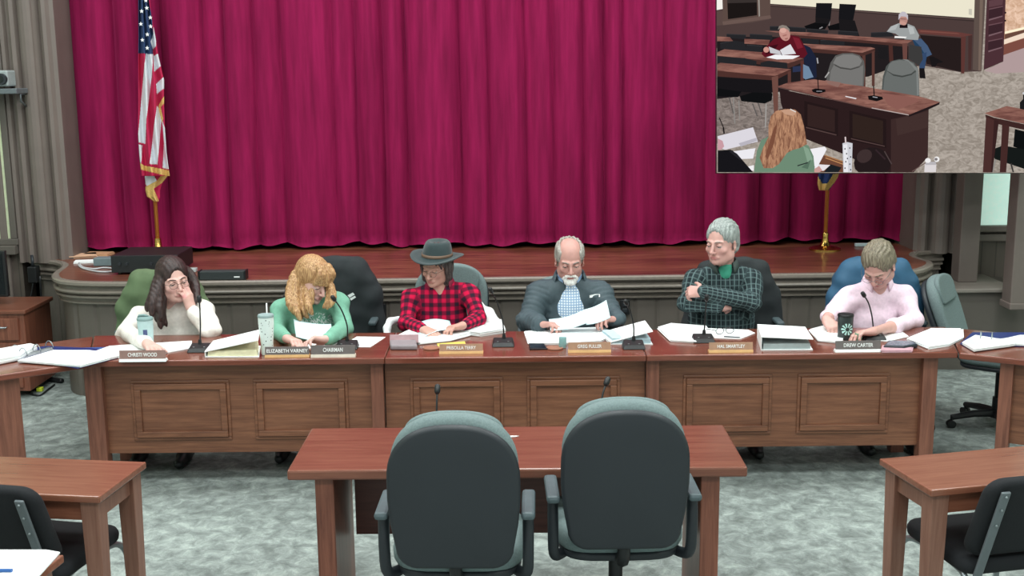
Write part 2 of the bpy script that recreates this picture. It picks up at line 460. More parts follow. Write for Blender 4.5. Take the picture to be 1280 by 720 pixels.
# proscenium casings: stepped and rounded profile
def casing(x_in, s, name):
    w = .42
    pts = [(0, .45), (0, 0), (.03, -.01), (.05, -.04), (.075, -.05), (.10, -.03), (.115, -.005), (.13, -.03)]
    for i in range(7): a = PI*i/6; pts.append((.20-.055*math.cos(a), -.05-.035*math.sin(a)))
    pts += [(.27, -.03), (.285, -.06), (.31, -.075), (.33, -.06), (.34, -.02), (.36, -.02), (.375, -.05), (.40, -.055), (.42, -.03), (.42, .45)]
    poly = [(x_in+s*a, 9.1+b) for a, b in pts]
    mb = MB(); mb.prism(poly, ZS-.02, 5.0); o = mb.build(name, M['trim']); struct(o)
casing(XL, -1, 'trim_left'); casing(XR, 1, 'trim_right')
mb = MB(); mb.bb(-7, XL-.40, 9.08, 9.3, 0, 5.0); struct(mb.build('wall_left', M['boards']))
mb = MB(); mb.bb(-4.02, -3.96, 9.04, 9.1, .3, 5.0); mb.bb(-4.45, -4.40, 9.04, 9.1, .3, 5.0); struct(mb.build('trim_wall_left', M['trim'], bevel=.01))
mb = MB(); mb.bb(XR+.40, 7, 9.25, 9.45, 0, 5.0); struct(mb.build('wall_right', M['boards']))
mb = MB(); mb.bb(-7, 7, 10.3, 10.5, 0, 5.0); struct(mb.build('wall_back', M['trimd']))
mb = MB(); mb.bb(-7.1, -7, -3, 10.5, 0, 5.0); struct(mb.build('wall_side_left', M['cream']))
mb = MB(); mb.bb(7, 7.1, -3, 10.5, 0, 5.0); struct(mb.build('wall_side_right', M['cream']))
# left window sliver
a = P(9, 232, Y=9.06); b = P(9, 298, Y=9.06)
mb = MB(); mb.bb(a.x-.9, a.x, 9.05, 9.07, b.z, b.z+1.5); w = struct(mb.build('window_1', plain('pale window shade', 'd2dcb8', rough=.8)))
mb = MB(); mb.bb(a.x-.9, a.x+.06, 9.02, 9.08, b.z-.05, b.z); mb.bb(a.x, a.x+.05, 9.03, 9.08, b.z, b.z+1.5)
mb.bb(a.x-.95, a.x+.05, 8.98, 9.08, b.z-.12, b.z-.05)
mb.build('window_frame', M['trimd'], w, bevel=.006)
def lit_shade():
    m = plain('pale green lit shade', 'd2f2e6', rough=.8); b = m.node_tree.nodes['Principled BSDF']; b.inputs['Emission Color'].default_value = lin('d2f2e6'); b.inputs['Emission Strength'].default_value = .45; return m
# right side: recessed cream panel above wainscot, landing beside the stage and its posts
a = P(1219, 281, Y=9.24); b = P(1271, 281, Y=9.24)
mb = MB(); mb.bb(a.x, b.x+.25, 9.22, 9.25, a.z, a.z+2.2); w = struct(mb.build('window_2', lit_shade()))
mb = MB(); mb.bb(a.x-.05, b.x+.3, 9.16, 9.26, a.z-.05, a.z); mb.bb(a.x-.05, b.x+.3, 9.19, 9.26, a.z-.13, a.z-.07); mb.bb(a.x-.05, a.x, 9.18, 9.26, a.z, a.z+2.2)
mb.build('window_frame', M['trim'], w, bevel=.008)
y1 = 8.62
c0 = P(1168, 361, Y=y1); c1 = P(1262, 361, Y=y1); ZL = c0.z
mb = MB(); mb.bb(c0.x-.1, 7, y1+.02, 9.25, 0, ZL-.03); o = mb.build('wall_landing', M['trimd']); struct(o)
mb = MB(); mb.bb(c0.x-.12, c1.x+.05, y1-.03, 9.25, ZL-.03, ZL); struct(mb.build('trim_landing', plain('worn grey landing', '8a837b', rough=.45, var=.12, scale=4), bevel=.008))
q = P(1205, 345, Y=8.95)
mb = MB(); mb.bb(q.x-.075, q.x+.075, 8.87, 9.03, ZL, 5.0); struct(mb.build('trim_post', M['trim'], bevel=.008))
q = P(1270, 385, Y=8.45)
mb = MB(); mb.bb(q.x-.075, q.x+.075, 8.38, 8.54, q.z, 5.0); mb.bb(q.x-.082, q.x+.082, 8.37, 8.56, q.z, q.z+.05); struct(mb.build('trim_handrail_post', M['trim'], bevel=.008))
mb = MB(); mb.bb(q.x+.12, 7, 8.5, 8.6, q.z+.1, q.z+.17); struct(mb.build('trim_side_ledge', M['trim'], bevel=.01))
# ================================================================== stage
front = [(-.0, 0)]
pix = [(40, 324), (58, 325), (70, 326.5), (78, 329.5), (78, 333), (71, 338), (66.5, 343), (70, 348), (84, 351), (112, 352.5), (165, 352.8)]
left = [P(x, y, z=ZS) for x, y in pix]
pixr = [(1060, 341.5), (1110, 340.5), (1145, 337.5), (1162, 332), (1164, 327), (1152, 323), (1143, 319), (1147, 315), (1162, 313), (1180, 312)]
right = [P(x, y, z=ZS) for x, y in pixr]
yf = (left[-1].y+right[0].y)/2
print('stage front', left[-1].y, right[0].y)
def xy(l): return [Vector((p.x, p.y, 0)) for p in l]
L = catmull(xy(left), 5); Rr = catmull(xy(right), 5)
line = L+[Vector((L[-1].x+(Rr[0].x-L[-1].x)*i/12, L[-1].y+(Rr[0].y-L[-1].y)*i/12, 0)) for i in range(1, 12)]+Rr
edge = [(p.x, p.y) for p in line]
# normals of the front line (pointing to the hall)
nrm = []
for i in range(len(line)):
    t = (line[min(i+1, len(line)-1)]-line[max(i-1, 0)]).normalized(); nrm.append(Vector((t.y, -t.x, 0)))
def offs(d): return [(line[i].x+nrm[i].x*d, line[i].y+nrm[i].y*d) for i in range(len(line))]
def ribbon(prof):
    """prof: list of (offset, z)"""
    mb = MB(); rows = [[(x, y, z) for (x, y) in offs(d)] for d, z in prof]; n = len(line); vs = [v for r in rows for v in r]; fs = []
    for j in range(len(rows)-1):
        for i in range(n-1): fs.append((j*n+i, j*n+i+1, (j+1)*n+i+1, (j+1)*n+i))
    return mb.add(vs, fs)
stage = thing('stage', 'raised stage with polished red-brown floor and curved grey front', 'stage', (0, 0, 0)); stage['kind'] = 'structure'
mb = MB(); poly = [(x, y) for x, y in offs(-.03)]+[(XR+.3, 10.3), (XL-.3, 10.3)]
mb.prism(poly, ZS-.05, ZS); mb.build('stage_floor', M['stage'], stage)
pr = [(-.04, ZS), (.0, ZS+.001), (.012, ZS-.008), (.014, ZS-.025), (.0, ZS-.038), (-.02, ZS-.042)]
for i in range(7): a = PI*i/6; pr.append((-.02+.028*math.sin(a), ZS-.06-.018*(1-math.cos(a))))
pr += [(-.03, ZS-.10), (-.005, ZS-.108), (-.005, ZS-.12), (-.035, ZS-.128), (-.04, ZS-.15), (-.028, ZS-.155), (-.028, ZS-.165), (-.055, ZS-.17)]
o = ribbon(pr).build('stage_lip', plain('polished grey brown moulding', '7d756c', rough=.25, var=.06), stage, fix=False)
for p in o.data.polygons: p.use_smooth = False
# skirt with board grooves as geometry
sk = MB(); s_len = 0; n = len(line); of = offs(-.055)
dense = []
for i in range(n-1):
    a, b = Vector(of[i]), Vector(of[i+1]); d = (b-a).length; k = max(1, int(d/.02))
    for q in range(k): dense.append(a+(b-a)*q/k)
dense.append(Vector(of[-1]))
acc = 0; vs = []; m_ = len(dense)
for i, p in enumerate(dense):
    if i: acc += (dense[i]-dense[i-1]).length
    t = (dense[min(i+1, m_-1)]-dense[max(i-1, 0)]).normalized(); nn = Vector((t.y, -t.x))
    g = -.009 if (acc % .16) < .02 else 0
    vs.append((p.x+nn.x*g, p.y+nn.y*g))
sk.add([(x, y, ZS-.165) for x, y in vs]+[(x, y, 0) for x, y in vs], [(i, i+m_, i+m_+1, i+1) for i in range(m_-1)])
sk.build('stage_skirt', plain('grey brown skirt boards', '665f58', rough=.5, var=.08, scale=3), stage, fix=False)
# black outlets in the skirt
for (px, py) in ((476.5, 389), (781, 384)):
    c = P(px, py, Y=yf+.03)
    t = thing('wall_outlet', 'black outlet on the stage front behind the ' + ('green sweatshirt chair' if px < 600 else 'grey jacket shoulder'), 'outlet', (c.x, yf+.035, c.z))
    mb = MB(); mb.bb(-.035, .035, -.012, .02, -.055, .055); mb.build('cover_plate', M['black'], t, bevel=.004)
    for dz in (-.022, .022):
        mb = MB(); mb.bb(-.017, .017, -.017, -.011, dz-.014, dz+.014); mb.build('socket', M['dark'], t, bevel=.003)
# ================================================================== curtain
def curtain():
    x0 = P(98, 318, Y=YC).x-.28; x1 = P(1136, 304, Y=YC).x+.10
    nx, nz = 1400, 26; H = 4.9
    rng = random.Random(5)
    # fold centres with varying widths
    cs = []; x = x0
    while x < x1:
        w = rng.choice([.16, .2, .26, .32, .4])*rng.uniform(.85, 1.15); cs.append((x, w, rng.uniform(.6, 1.25))); x += w
    import bisect
    starts = [c[0] for c in cs]
    def off(x, t):
        i = max(0, bisect.bisect_right(starts, x)-1); a, w, d = cs[i]; u = (x-a)/w
        f = abs(math.sin(PI*u))**.62          # rounded front, sharp valley
        amp = .12*d*(w/.28)**.5
        return -amp*f*(1-.18*t) - .022*math.sin(x*21+1.3*math.sin(x*3))*(.5+.5*t) - .05*math.sin(x*1.7+.5)
    vs = []; fs = []
    for j in range(nz):
        t = (j/(nz-1))**1.5; z = ZS+.035+(H-ZS)*t
        for i in range(nx):
            x = x0+(x1-x0)*i/(nx-1); xx = x+.05*math.sin(t*2.2+x*1.1)*(t)
            hem = .012*math.sin(x*9)+.01*math.sin(x*23) if j == 0 else 0
            y = YC+off(xx, t)+(.018 if j in (1,) else 0)
            vs.append((x, y, z+hem))
    for j in range(nz-1):
        for i in range(nx-1): a = j*nx+i; fs.append((a, a+1, a+nx+1, a+nx))
    mb = MB(); mb.add(vs, fs); o = mb.build('stage_curtain', M['curtain'], fix=False, smooth=True)
    tag(o, 'crimson velvet stage curtain hanging in deep folds across the stage', 'curtain')
    # stitched hem line
    return off, x0, x1
curtain()
mb = MB(); mb.bb(XL-.4, XR+.4, YC-.1, YC+.1, 4.82, 4.95); struct(mb.build('trim_curtain_track', M['trimd']))
# ================================================================== dais desks
YD = P(640, 446, z=ZT).y           # front edge
YB = P(640, 414, z=ZT).y           # back edge
def X_at(px, z=ZT, py=447): return P(px, py, z=z).x
dx0 = P(110, 452, z=ZT).x; dx1 = P(1199, 441, z=ZT).x
s1 = P(481, 447, z=ZT).x; s2 = P(808, 444, z=ZT).x
print('dais', YD, YB, dx0, s1, s2, dx1)
def raised_panel(mb_frame, mb_in, x0, x1, z0, z1, y):
    w = .035
    for (a, b, c, d) in ((x0, x1, z0, z0+w), (x0, x1, z1-w, z1), (x0, x0+w, z0+w, z1-w), (x1-w, x1, z0+w, z1-w)):
        mb_frame.bb(a, b, y-.018, y, c, d)
    w2 = .018
    for (a, b, c, d) in ((x0-w2, x1+w2, z0-w2, z0), (x0-w2, x1+w2, z1, z1+w2), (x0-w2, x0, z0, z1), (x1, x1+w2, z0, z1)):
        mb_frame.bb(a, b, y-.009, y, c, d)
    mb_in.bb(x0+w, x1-w, y-.004, y, z0+w, z1-w)
def dais_section(x0, x1, panels, legs, label, zb, pz, mitre=(0, 0)):
    t = thing('dais_desk', label, 'desk', ((x0+x1)/2, YD, 0), 0, 'dais desk sections')
    cx = (x0+x1)/2; a, b = x0-cx+.001, x1-cx-.001; ml, mr = mitre
    mb = MB(); mb.prism([(a, 0), (b, 0), (b+mr, YB-YD), (a-ml, YB-YD)], ZT-.035, ZT); mb.build('desktop', M['top'], t, bevel=.006)
    yp = .085
    for (lx0, lx1) in legs:
        mb = MB(); mb.bb(lx0-cx, lx1-cx, .045, .125, 0, ZT-.035); mb.build('leg', M['daisv'], t, bevel=.004)
        mb = MB(); mb.bb(lx0-cx, lx1-cx, YB-YD-.12, YB-YD-.05, 0, ZT-.035); mb.build('leg', M['daisv'], t, bevel=.004)
    pa, pb = panels[0]-cx, panels[1]-cx
    mb = MB(); mb.bb(pa, pb, yp, yp+.022, zb, ZT-.036); p = mb.build('front_panel', M['dais'], t)
    for (u, v) in panels[2]:
        f = MB(); g = MB(); raised_panel(f, g, u-cx, v-cx, pz[0], pz[1], yp)
        f.build('panel_moulding', M['dais'], p, bevel=.004); g.build('raised_field', M['dais'], p)
    return t
def XD(px, py): return P(px, py, Y=YD+.07).x
def ZD(px, py): return P(px, py, Y=YD+.085).z
zb = ZD(400, 564); pz = (ZD(224, 546), ZD(224, 479))
zb2 = ZD(950, 552); print('panel', zb, zb2, pz, ZD(1050, 534), ZD(1050, 468))
def turn(A, B): return abs(math.atan2(abs(B.y-A.y), abs(B.x-A.x)))
MI_L = (YB-YD)*math.tan(turn(P(110, 452.5, z=ZT), P(0, 468.5, z=ZT))/2)-.003; MI_R = (YB-YD)*math.tan(turn(P(1199.5, 441, z=ZT), P(1280, 449.5, z=ZT))/2)-.003
dais_section(dx0, s1, (XD(131, 500), XD(470, 500), [(XD(168, 500), XD(283, 500)), (XD(321, 500), XD(431, 500))]), [(XD(109, 500), XD(131, 500)), (XD(465, 500), XD(481, 500)-.002)],
    'left third of the long brown desk, end with leg showing beside the binder', zb, pz, (MI_L, 0))
dais_section(s1, s2, (XD(482, 500), XD(806, 500), [(XD(517, 500), XD(625, 500)), (XD(663, 500), XD(771, 500))]), [],
    'middle third of the long brown desk, behind the two tall chairs', zb, pz)
dais_section(s2, dx1, (XD(822, 500), XD(1152, 500), [(XD(858, 500), XD(961, 500)), (XD(1001, 500), XD(1108, 500))]), [(XD(807, 500), XD(823, 500)), (XD(1150, 500), XD(1168, 500))],
    'right third of the long brown desk, ending beside the empty swivel chair', zb, pz, (0, MI_R))
# wings, turned towards the hall
def wing(A, B, ext, depth, label, side):
    d = (B-A); d.z = 0; d.normalize(); ang = math.atan2(d.y, d.x); Lh = (B-A).length+ext
    t = thing('wing_desk', label, 'desk', (A.x, A.y, 0), ang)
    s = 1 if side == 'right' else -1
    # local x runs outward along the front edge; the back lies at +y for the right wing and -y for the left one
    mb = MB(); y0, y1 = sorted((0, s*depth)); 
    poly = [(0, 0), (Lh, 0), (Lh, s*depth), (-depth*math.tan(turn(A, B)/2), s*depth)]
    mb.prism(poly, ZT-.036, ZT-.001); mb.build('desktop', M['top'], t, bevel=.006)
    return t, s, Lh
A = P(110, 452.5, z=ZT); B = P(0, 468.5, z=ZT)
tw, s, Lh = wing(A, B, .9, YB-YD, 'brown wing desk at far left under the open ring binder', 'left')
def local_x(t, px, py, z):
    p = P(px, py, z=z); mw = Matrix.Translation(t.location) @ Matrix.Rotation(t.rotation_euler.z, 4, 'Z'); return (mw.inverted() @ Vector((p.x, p.y, z)))
l0 = local_x(tw, 27, 466, ZT).x
mb = MB(); mb.bb(l0, l0+.42, -.12, -.05, 0, ZT-.036); mb.build('leg', M['daisv'], tw, bevel=.004)
mb = MB(); mb.bb(l0, l0+.08, -(YB-YD)+.05, -(YB-YD)+.12, 0, ZT-.036); mb.build('leg', M['daisv'], tw, bevel=.004)
mb = MB(); mb.bb(l0+.42, Lh-.05, -.11, -.09, .25, ZT-.036); mb.build('front_panel', M['dais'], tw)
A = P(1199.5, 441, z=ZT); B = P(1280, 449.5, z=ZT)
tw, s, Lh = wing(A, B, 1.0, YB-YD, 'brown wing desk at far right in front of the empty swivel chair', 'right')
l0 = local_x(tw, 1249, 447, ZT).x; l1 = local_x(tw, 1266, 449, ZT).x
mb = MB(); mb.bb(l0, l1, .05, .13, 0, ZT-.036); mb.build('leg', M['daisv'], tw, bevel=.004)
mb = MB(); mb.bb(l1, Lh-.05, .09, .11, .25, ZT-.036); p_ = mb.build('front_panel', M['dais'], tw)
f = MB(); g = MB(); raised_panel(f, g, l1+.12, Lh-.2, .3, .64, .09); f.build('panel_moulding', M['dais'], p_, bevel=.004); g.build('raised_field', M['dais'], p_)
# ================================================================== witness table
q = [P(358.7, 588, z=ZT), P(935, 584.5, z=ZT), P(902.5, 532, z=ZT), P(387.5, 533.8, z=ZT)]
print('table', [tuple(round(a, 3) for a in v) for v in q])
cx = (q[0].x+q[1].x)/2; yfr = (q[0].y+q[1].y)/2; ybk = (q[2].y+q[3].y)/2; ww = ((q[1].x-q[0].x)+(q[2].x-q[3].x))/2
YT0, YT1 = yfr, ybk; dpt = ybk-yfr; rot_t = math.atan2(q[1].y-q[0].y, q[1].x-q[0].x)
t = thing('conference_table', 'red-brown conference table with panel legs behind two tall swivel chairs', 'table', (cx, yfr, 0), rot_t*.6)
mb = MB(); mb.bb(-ww/2, ww/2, 0, dpt, ZT-.042, ZT); mb.build('tabletop', M['cherry'], t, bevel=.008)
lw = .075
for sx in (-1, 1):
    x0 = sx*(ww/2-.103); x1 = sx*(ww/2-.103-lw)
    mb = MB(); mb.bb(x0, x1, .03, dpt-.04, 0, ZT-.042); mb.build('leg', M['cherryv'], t, bevel=.004)
mb = MB(); mb.bb(-ww/2+.2, ww/2-.2, dpt-.12, dpt-.10, .30, ZT-.042); mb.build('modesty_panel', wood('dark cherry panel', '4a201a', '6a3a30', axis=0, rough=.4), t)
c = P(643, 546, z=ZT)
o = MB(); o.prism([(-.03, -.008), (.012, -.006), (.03, .008), (-.01, .01)], 0, .0012); o = o.build('paper_slip', M['white']); o.location = (c.x-.01, c.y, ZT+.001); tag(o, 'small white slip of paper lying between the two tall chairs', 'paper')
# ================================================================== side tables
def side_table(corners, label, legs_px, depth_w, rz=None):
    fr, bk = corners   # front inner corner, back inner corner (world), extends sideways
    sgn = -1 if fr.x < 0 else 1
    t = thing('training_table', label, 'table', (fr.x, fr.y, 0), rz)
    Rm = Matrix.Rotation(-rz, 3, 'Z'); d = Rm @ Vector((bk.x-fr.x, bk.y-fr.y, 0))
    Lw = 1.5
    mb = MB(); poly = [(0, 0), (sgn*Lw, 0), (sgn*Lw, d.y), (d.x*0+0, d.y)]
    mb.prism(poly, ZT-.028, ZT); mb.build('tabletop', M['maple'], t, bevel=.005)
    mb = MB(); mb.bb(sgn*.03, sgn*(Lw-.05), .035, .06, ZT-.11, ZT-.028); mb.build('apron', M['maple'], t)
    mb = MB(); mb.bb(sgn*.03, sgn*(Lw-.05), d.y-.06, d.y-.035, ZT-.11, ZT-.028); mb.build('apron', M['maple'], t)
    mb = MB(); mb.bb(sgn*.035, sgn*.06, .05, d.y-.05, ZT-.11, ZT-.028); mb.build('apron', M['maplev'], t)
    for yy in (.018, d.y-.018-.072):
        for xx in (.018, Lw-.1):
            mb = MB(); mb.taper(sgn*xx, sgn*(xx+.072), yy, yy+.072, 0, ZT-.028, .72); mb.build('leg', M['maplev'], t, bevel=.003)
    return t
fr, bk = P(124, 621, z=ZT), P(183, 577, z=ZT); print('side L', fr, bk)
side_table((fr, bk), 'light brown square-legged table at lower left with a black chair tucked in', None, None, math.atan2(bk.y-fr.y, bk.x-fr.x)-PI/2)
fr2, bk2 = P(1164, 613, z=ZT), P(1099, 573, z=ZT); print('side R', fr2, bk2)
side_table((fr2, bk2), 'light brown square-legged table at lower right with a black chair tucked in', None, None, math.atan2(bk2.y-fr2.y, bk2.x-fr2.x)-PI/2)
# nearer table corner with papers, lower left
c = P(80, 693, z=ZT); print('near corner', c)
t = thing('training_table', 'corner of the nearest table at bottom left under white papers', 'table', (c.x, c.y, 0))
c2 = P(57, 720, z=ZT)
mb = MB(); mb.prism([(0, 0), (-1.0, 0), (-1.0, -.42), (-.06, -.42)], ZT-.028, ZT); mb.build('tabletop', M['maple'], t, bevel=.005)
for (xx, yy) in ((-.10, -.10), (-.95, -.10), (-.13, -.39), (-.95, -.39)):
    mb = MB(); mb.taper(xx, xx+.07, yy, yy+.07, 0, ZT-.028, .72); mb.build('leg', M['maplev'], t, bevel=.003)
mb = MB(); mb.bb(-.95, -.05, -.07, -.05, ZT-.1, ZT-.028); mb.build('apron', M['maple'], t)
# ================================================================== swivel chairs
def back_outline(w=.25, H=.58, flat=1.0):
    pts = []
    z0 = 0; rb = .075
    for i in range(7):
        a = -PI/2+PI/2*i/6; pts.append((w-.025-rb+rb*math.cos(a), z0+rb+rb*math.sin(a)))
    pts.append((w-.008, .17)); pts.append((w, .26)); pts.append((w, .33))
    hz = H-.33; n = 2.35
    for i in range(1, 14):
        a = PI/2*i/14; pts.append((w*math.cos(a)**(2/n), .33+hz*math.sin(a)**(2/n)))
    pts.append((0, H))
    L = [(-x, z) for x, z in reversed(pts[:-1])]
    return pts+L
def make_swivel(label, zs=0.0):
    t = thing('swivel_chair', label, 'chair', (0, 0, 0))
    # local: sitter faces +y
    bend = lambda x, z: -.55*x*x*0+.42*x*x+.10*(z-.80)**2-.05*(z-.6)
    base = .545+zs
    sh = [(x, z+base) for x, z in back_outline(.237, .545)]
    mb = MB(); mb.slab(sh, -.335, -.300, .017, bend); mb.build('backrest_shell', M['dark'], t, smooth=True)
    cu = [(x, z+base+.03) for x, z in back_outline(.230, .54)]
    mb = MB(); mb.slab(cu, -.300, -.225, .034, bend); bc = mb.build('backrest_cushion', M['fabric_grey'], t, smooth=True)
    hr = [(x*.72, z*.36+base+.36) for x, z in back_outline(.25, .58)]
    mb = MB(); mb.slab(hr, -.242, -.210, .015, bend); mb.build('headrest_pad', M['fabric_grey'], bc, smooth=True)
    def seat_out(w, d):
        pts = []
        for i in range(32):
            a = 2*PI*i/32; c, s_ = math.cos(a), math.sin(a)
            pts.append((w*math.copysign(abs(c)**.5, c), d*math.copysign(abs(s_)**.5, s_)))
        return pts
    mb = MB(); o = seat_out(.25, .245)
    mb.slab([(x, y) for x, y in o], 0, .085, .035)
    mb.v = [(x, z+.005, .49+zs+y) for (x, y, z) in mb.v]; mb.build('seat_cushion', M['fabric_grey'], t, smooth=True)
    mb = MB(); mb.slab(seat_out(.235, .23), 0, .035, .015); mb.v = [(x, z, .46+zs+y) for (x, y, z) in mb.v]; mb.build('seat_shell', M['dark'], t, smooth=True)
    mb = MB(); mb.tube([(0, -.14, .47+zs), (0, -.24, .475+zs), (0, -.285, .53+zs), (0, -.29, .66+zs)], [.028, .028, .024, .016], 8); mb.build('back_bar', M['black'], t, smooth=True)
    for s in (-1, 1):
        mb = MB(); pts = catmull([(s*.19, -.10, .47+zs), (s*.235, -.17, .47+zs), (s*.258, -.22, .50+zs), (s*.262, -.235, .60+zs), (s*.262, -.225, .725+zs)], 4)
        mb.tube(pts, .021, 10); sup = mb.build('armrest', M['dark'], t, smooth=True)
        mb = MB(); mb.bb(s*.238, s*.288, -.30, -.05, .722+zs, .752+zs); mb.build('arm_pad', plain('grey arm pad', '4c5a5e', rough=.5), sup, bevel=.012)
    mb = MB(); mb.lathe([(.045, .42+zs), (.06, .465+zs)]); mb.lathe([(.028, .20), (.028, .43+zs)]); mb.lathe([(.04, .10), (.038, .22)]); mb.build('gas_column', M['black'], t, smooth='auto')
    mb = MB()
    mb.lathe([(.055, .075), (.06, .09), (.05, .125), (.035, .13)])
    for k in range(5):
        a = 2*PI*k/5+.3; d = Vector((math.cos(a), math.sin(a), 0))
        mb.tube([d*.03+Vector((0, 0, .105)), d*.16+Vector((0, 0, .10)), d*.30+Vector((0, 0, .075))], [.032, .026, .02], 8)
    mb.build('star_base', M['black'], t, smooth='auto')
    for k in range(5):
        a = 2*PI*k/5+.3; d = Vector((math.cos(a), math.sin(a), 0)); e = Vector((-d.y, d.x, 0))
        mb = MB()
        for sg in (-1, 1):
            c0 = d*.30+e*(.012*sg); mb.tube([c0+e*(.010*sg)+Vector((0, 0, .027)), c0-e*(.008*sg)+Vector((0, 0, .027))], .027, 12)
        mb.tube([d*.30+Vector((0, 0, .03)), d*.30+Vector((0, 0, .08))], .008, 6)
        mb.build('caster', M['black'], t, smooth='auto')
    return t
def place_at(t, x, y, rz): t.location = (x, y, 0); t.rotation_euler = (0, 0, rz)
sw = make_swivel('dark-backed swivel chair on the left at the conference table')
a = P(568, 520, z=1.11)
print('chair L', a); place_at(sw, a.x, 4.205, math.radians(-1.5))
def chair_copy(x, y, rz, label, group=None):
    c = copy_tree(sw); place_at(c, x, y, rz); c['label'] = label
    if group: c['group'] = group
    return c
a = P(781, 498, z=1.13); print('chair R', a)
chair_copy(a.x, 4.36, math.radians(1.0), 'dark-backed swivel chair on the right at the conference table')
sw['group'] = 'swivel chairs at the conference table'
for o in C.objects:
    if o.name.startswith('swivel_chair.'): o['group'] = 'swivel chairs at the conference table'
# empty one by the right wing
a = P(1205, 420, Y=7.1)
e_ = chair_copy(a.x+.29, 7.2, math.radians(-124), 'empty grey swivel chair turned sideways behind the right wing desk'); e_.scale = (1, 1, .895)
for ch in list(e_.children):
    if ch.name.startswith('armrest'):
        for g_ in list(ch.children): bpy.data.objects.remove(g_)
        bpy.data.objects.remove(ch); continue
    if ch.name.startswith('backrest'):
        rt = Matrix.Rotation(math.radians(17), 3, 'X'); pv = Vector((0, -.2, .52)); ch.rotation_euler = (math.radians(17), 0, 0); ch.location = pv-rt @ pv
# ================================================================== stacking chairs
def make_side_chair(label):
    t = thing('side_chair', label, 'chair')
    def out(w, h, r):
        pts = []
        for (cx_, cz_, a0) in ((w-r, r, -90), (w-r, h-r, 0), (-w+r, h-r, 90), (-w+r, r, 180)):
            for i in range(6): a = math.radians(a0+18*i); pts.append((cx_+r*math.cos(a), cz_+r*math.sin(a)))
        return pts
    bend = lambda x, z: -.40*(z-.47)+.25*x*x
    mb = MB(); mb.slab([(x, z+.49) for x, z in out(.235, .35, .07)], -.235, -.165, .03, bend); mb.build('backrest', M['fabric_black'], t, smooth=True)
    mb = MB(); mb.slab(out(.24, .46, .07), 0, .065, .03); mb.v = [(x, z-.235, .415+y) for (x, y, z) in mb.v]; mb.build('seat', M['fabric_black'], t, smooth=True)
    for s in (-1, 1):
        mb = MB(); b0 = Vector((s*.19, -.235, .42)); b1 = Vector((s*.19, -.37, .80)); dd = (b1-b0).normalized()
        ang = math.atan2(dd.y, dd.z); rt = Matrix.Rotation(-ang, 3, 'X')
        mb.box((b0+b1)/2, (.036, .012, (b1-b0).length), rot=rt); u = mb.build('back_support', M['greymetal'], t, bevel=.004)
        for f in (.62, .80, .95):
            p = b0.lerp(b1, f); mb = MB(); mb.ball((p.x, p.y-.008, p.z), .0055, 8); mb.build('rivet', M['steel'], u, smooth=True)
        mb = MB(); mb.tube(catmull([(s*.235, -.21, .01), (s*.225, -.22, .2), (s*.21, -.2, .38), (s*.21, -.12, .42), (s*.215, .08, .42), (s*.225, .19, .40), (s*.235, .235, .32), (s*.24, .25, .15), (s*.24, .26, .01)], 5), .0125, 10)
        mb.build('leg_frame', M['steel'], t, smooth=True)
    return t
sc_ = make_side_chair('black padded side chair at the lower left table')
a = P(40, 606, z=.85); print('side chair', a); place_at(sc_, -1.885, 4.35, math.radians(-12)); sc_['group'] = 'black side chairs'
c_ = copy_tree(sc_); a = P(1262, 596, z=.85); place_at(c_, 1.865, 4.33, math.radians(12)); c_['label'] = 'black padded side chair at the lower right table'
# ================================================================== people
def skin_mat(name, base, red):
    m, nt, b = newmat(name)
    at = nt.nodes.new('ShaderNodeAttribute'); at.attribute_name = 'tint'
    n = N(nt, 'ShaderNodeTexNoise', Scale=28.0, Detail=4.0); nt.links.new(coords(nt), n.inputs['Vector'])
    c = lin(base); r = lin(red)
    base_c = ramp(nt, n.outputs['Fac'], [(.35, tuple(v*.93 for v in c[:3])+(1,)), (.7, tuple(min(1, v*1.05) for v in c[:3])+(1,))])
    mx = N(nt, 'ShaderNodeMix', data_type='RGBA'); nt.links.new(at.outputs['Fac'], mx.inputs[0]); nt.links.new(base_c, mx.inputs[6]); mx.inputs[7].default_value = r
    nt.links.new(mx.outputs[2], b.inputs['Base Color']); b.inputs['Roughness'].default_value = .5
    b.inputs['Subsurface Weight'].default_value = .08; b.inputs['Subsurface Radius'].default_value = (.02, .008, .004)
    return m
def hair_mat(name, c1, c2):
    m, nt, b = newmat(name)
    n = N(nt, 'ShaderNodeTexNoise', Scale=3.0, Detail=4.0, Distortion=.4); nt.links.new(coords(nt, (60, 60, 7)), n.inputs['Vector'])
    nt.links.new(ramp(nt, n.outputs['Fac'], [(.36, lin(c1)), (.64, lin(c2))]), b.inputs['Base Color'])
    b.inputs['Roughness'].default_value = .5; bump(nt, b, n.outputs['Fac'], .4, .004)
    return m
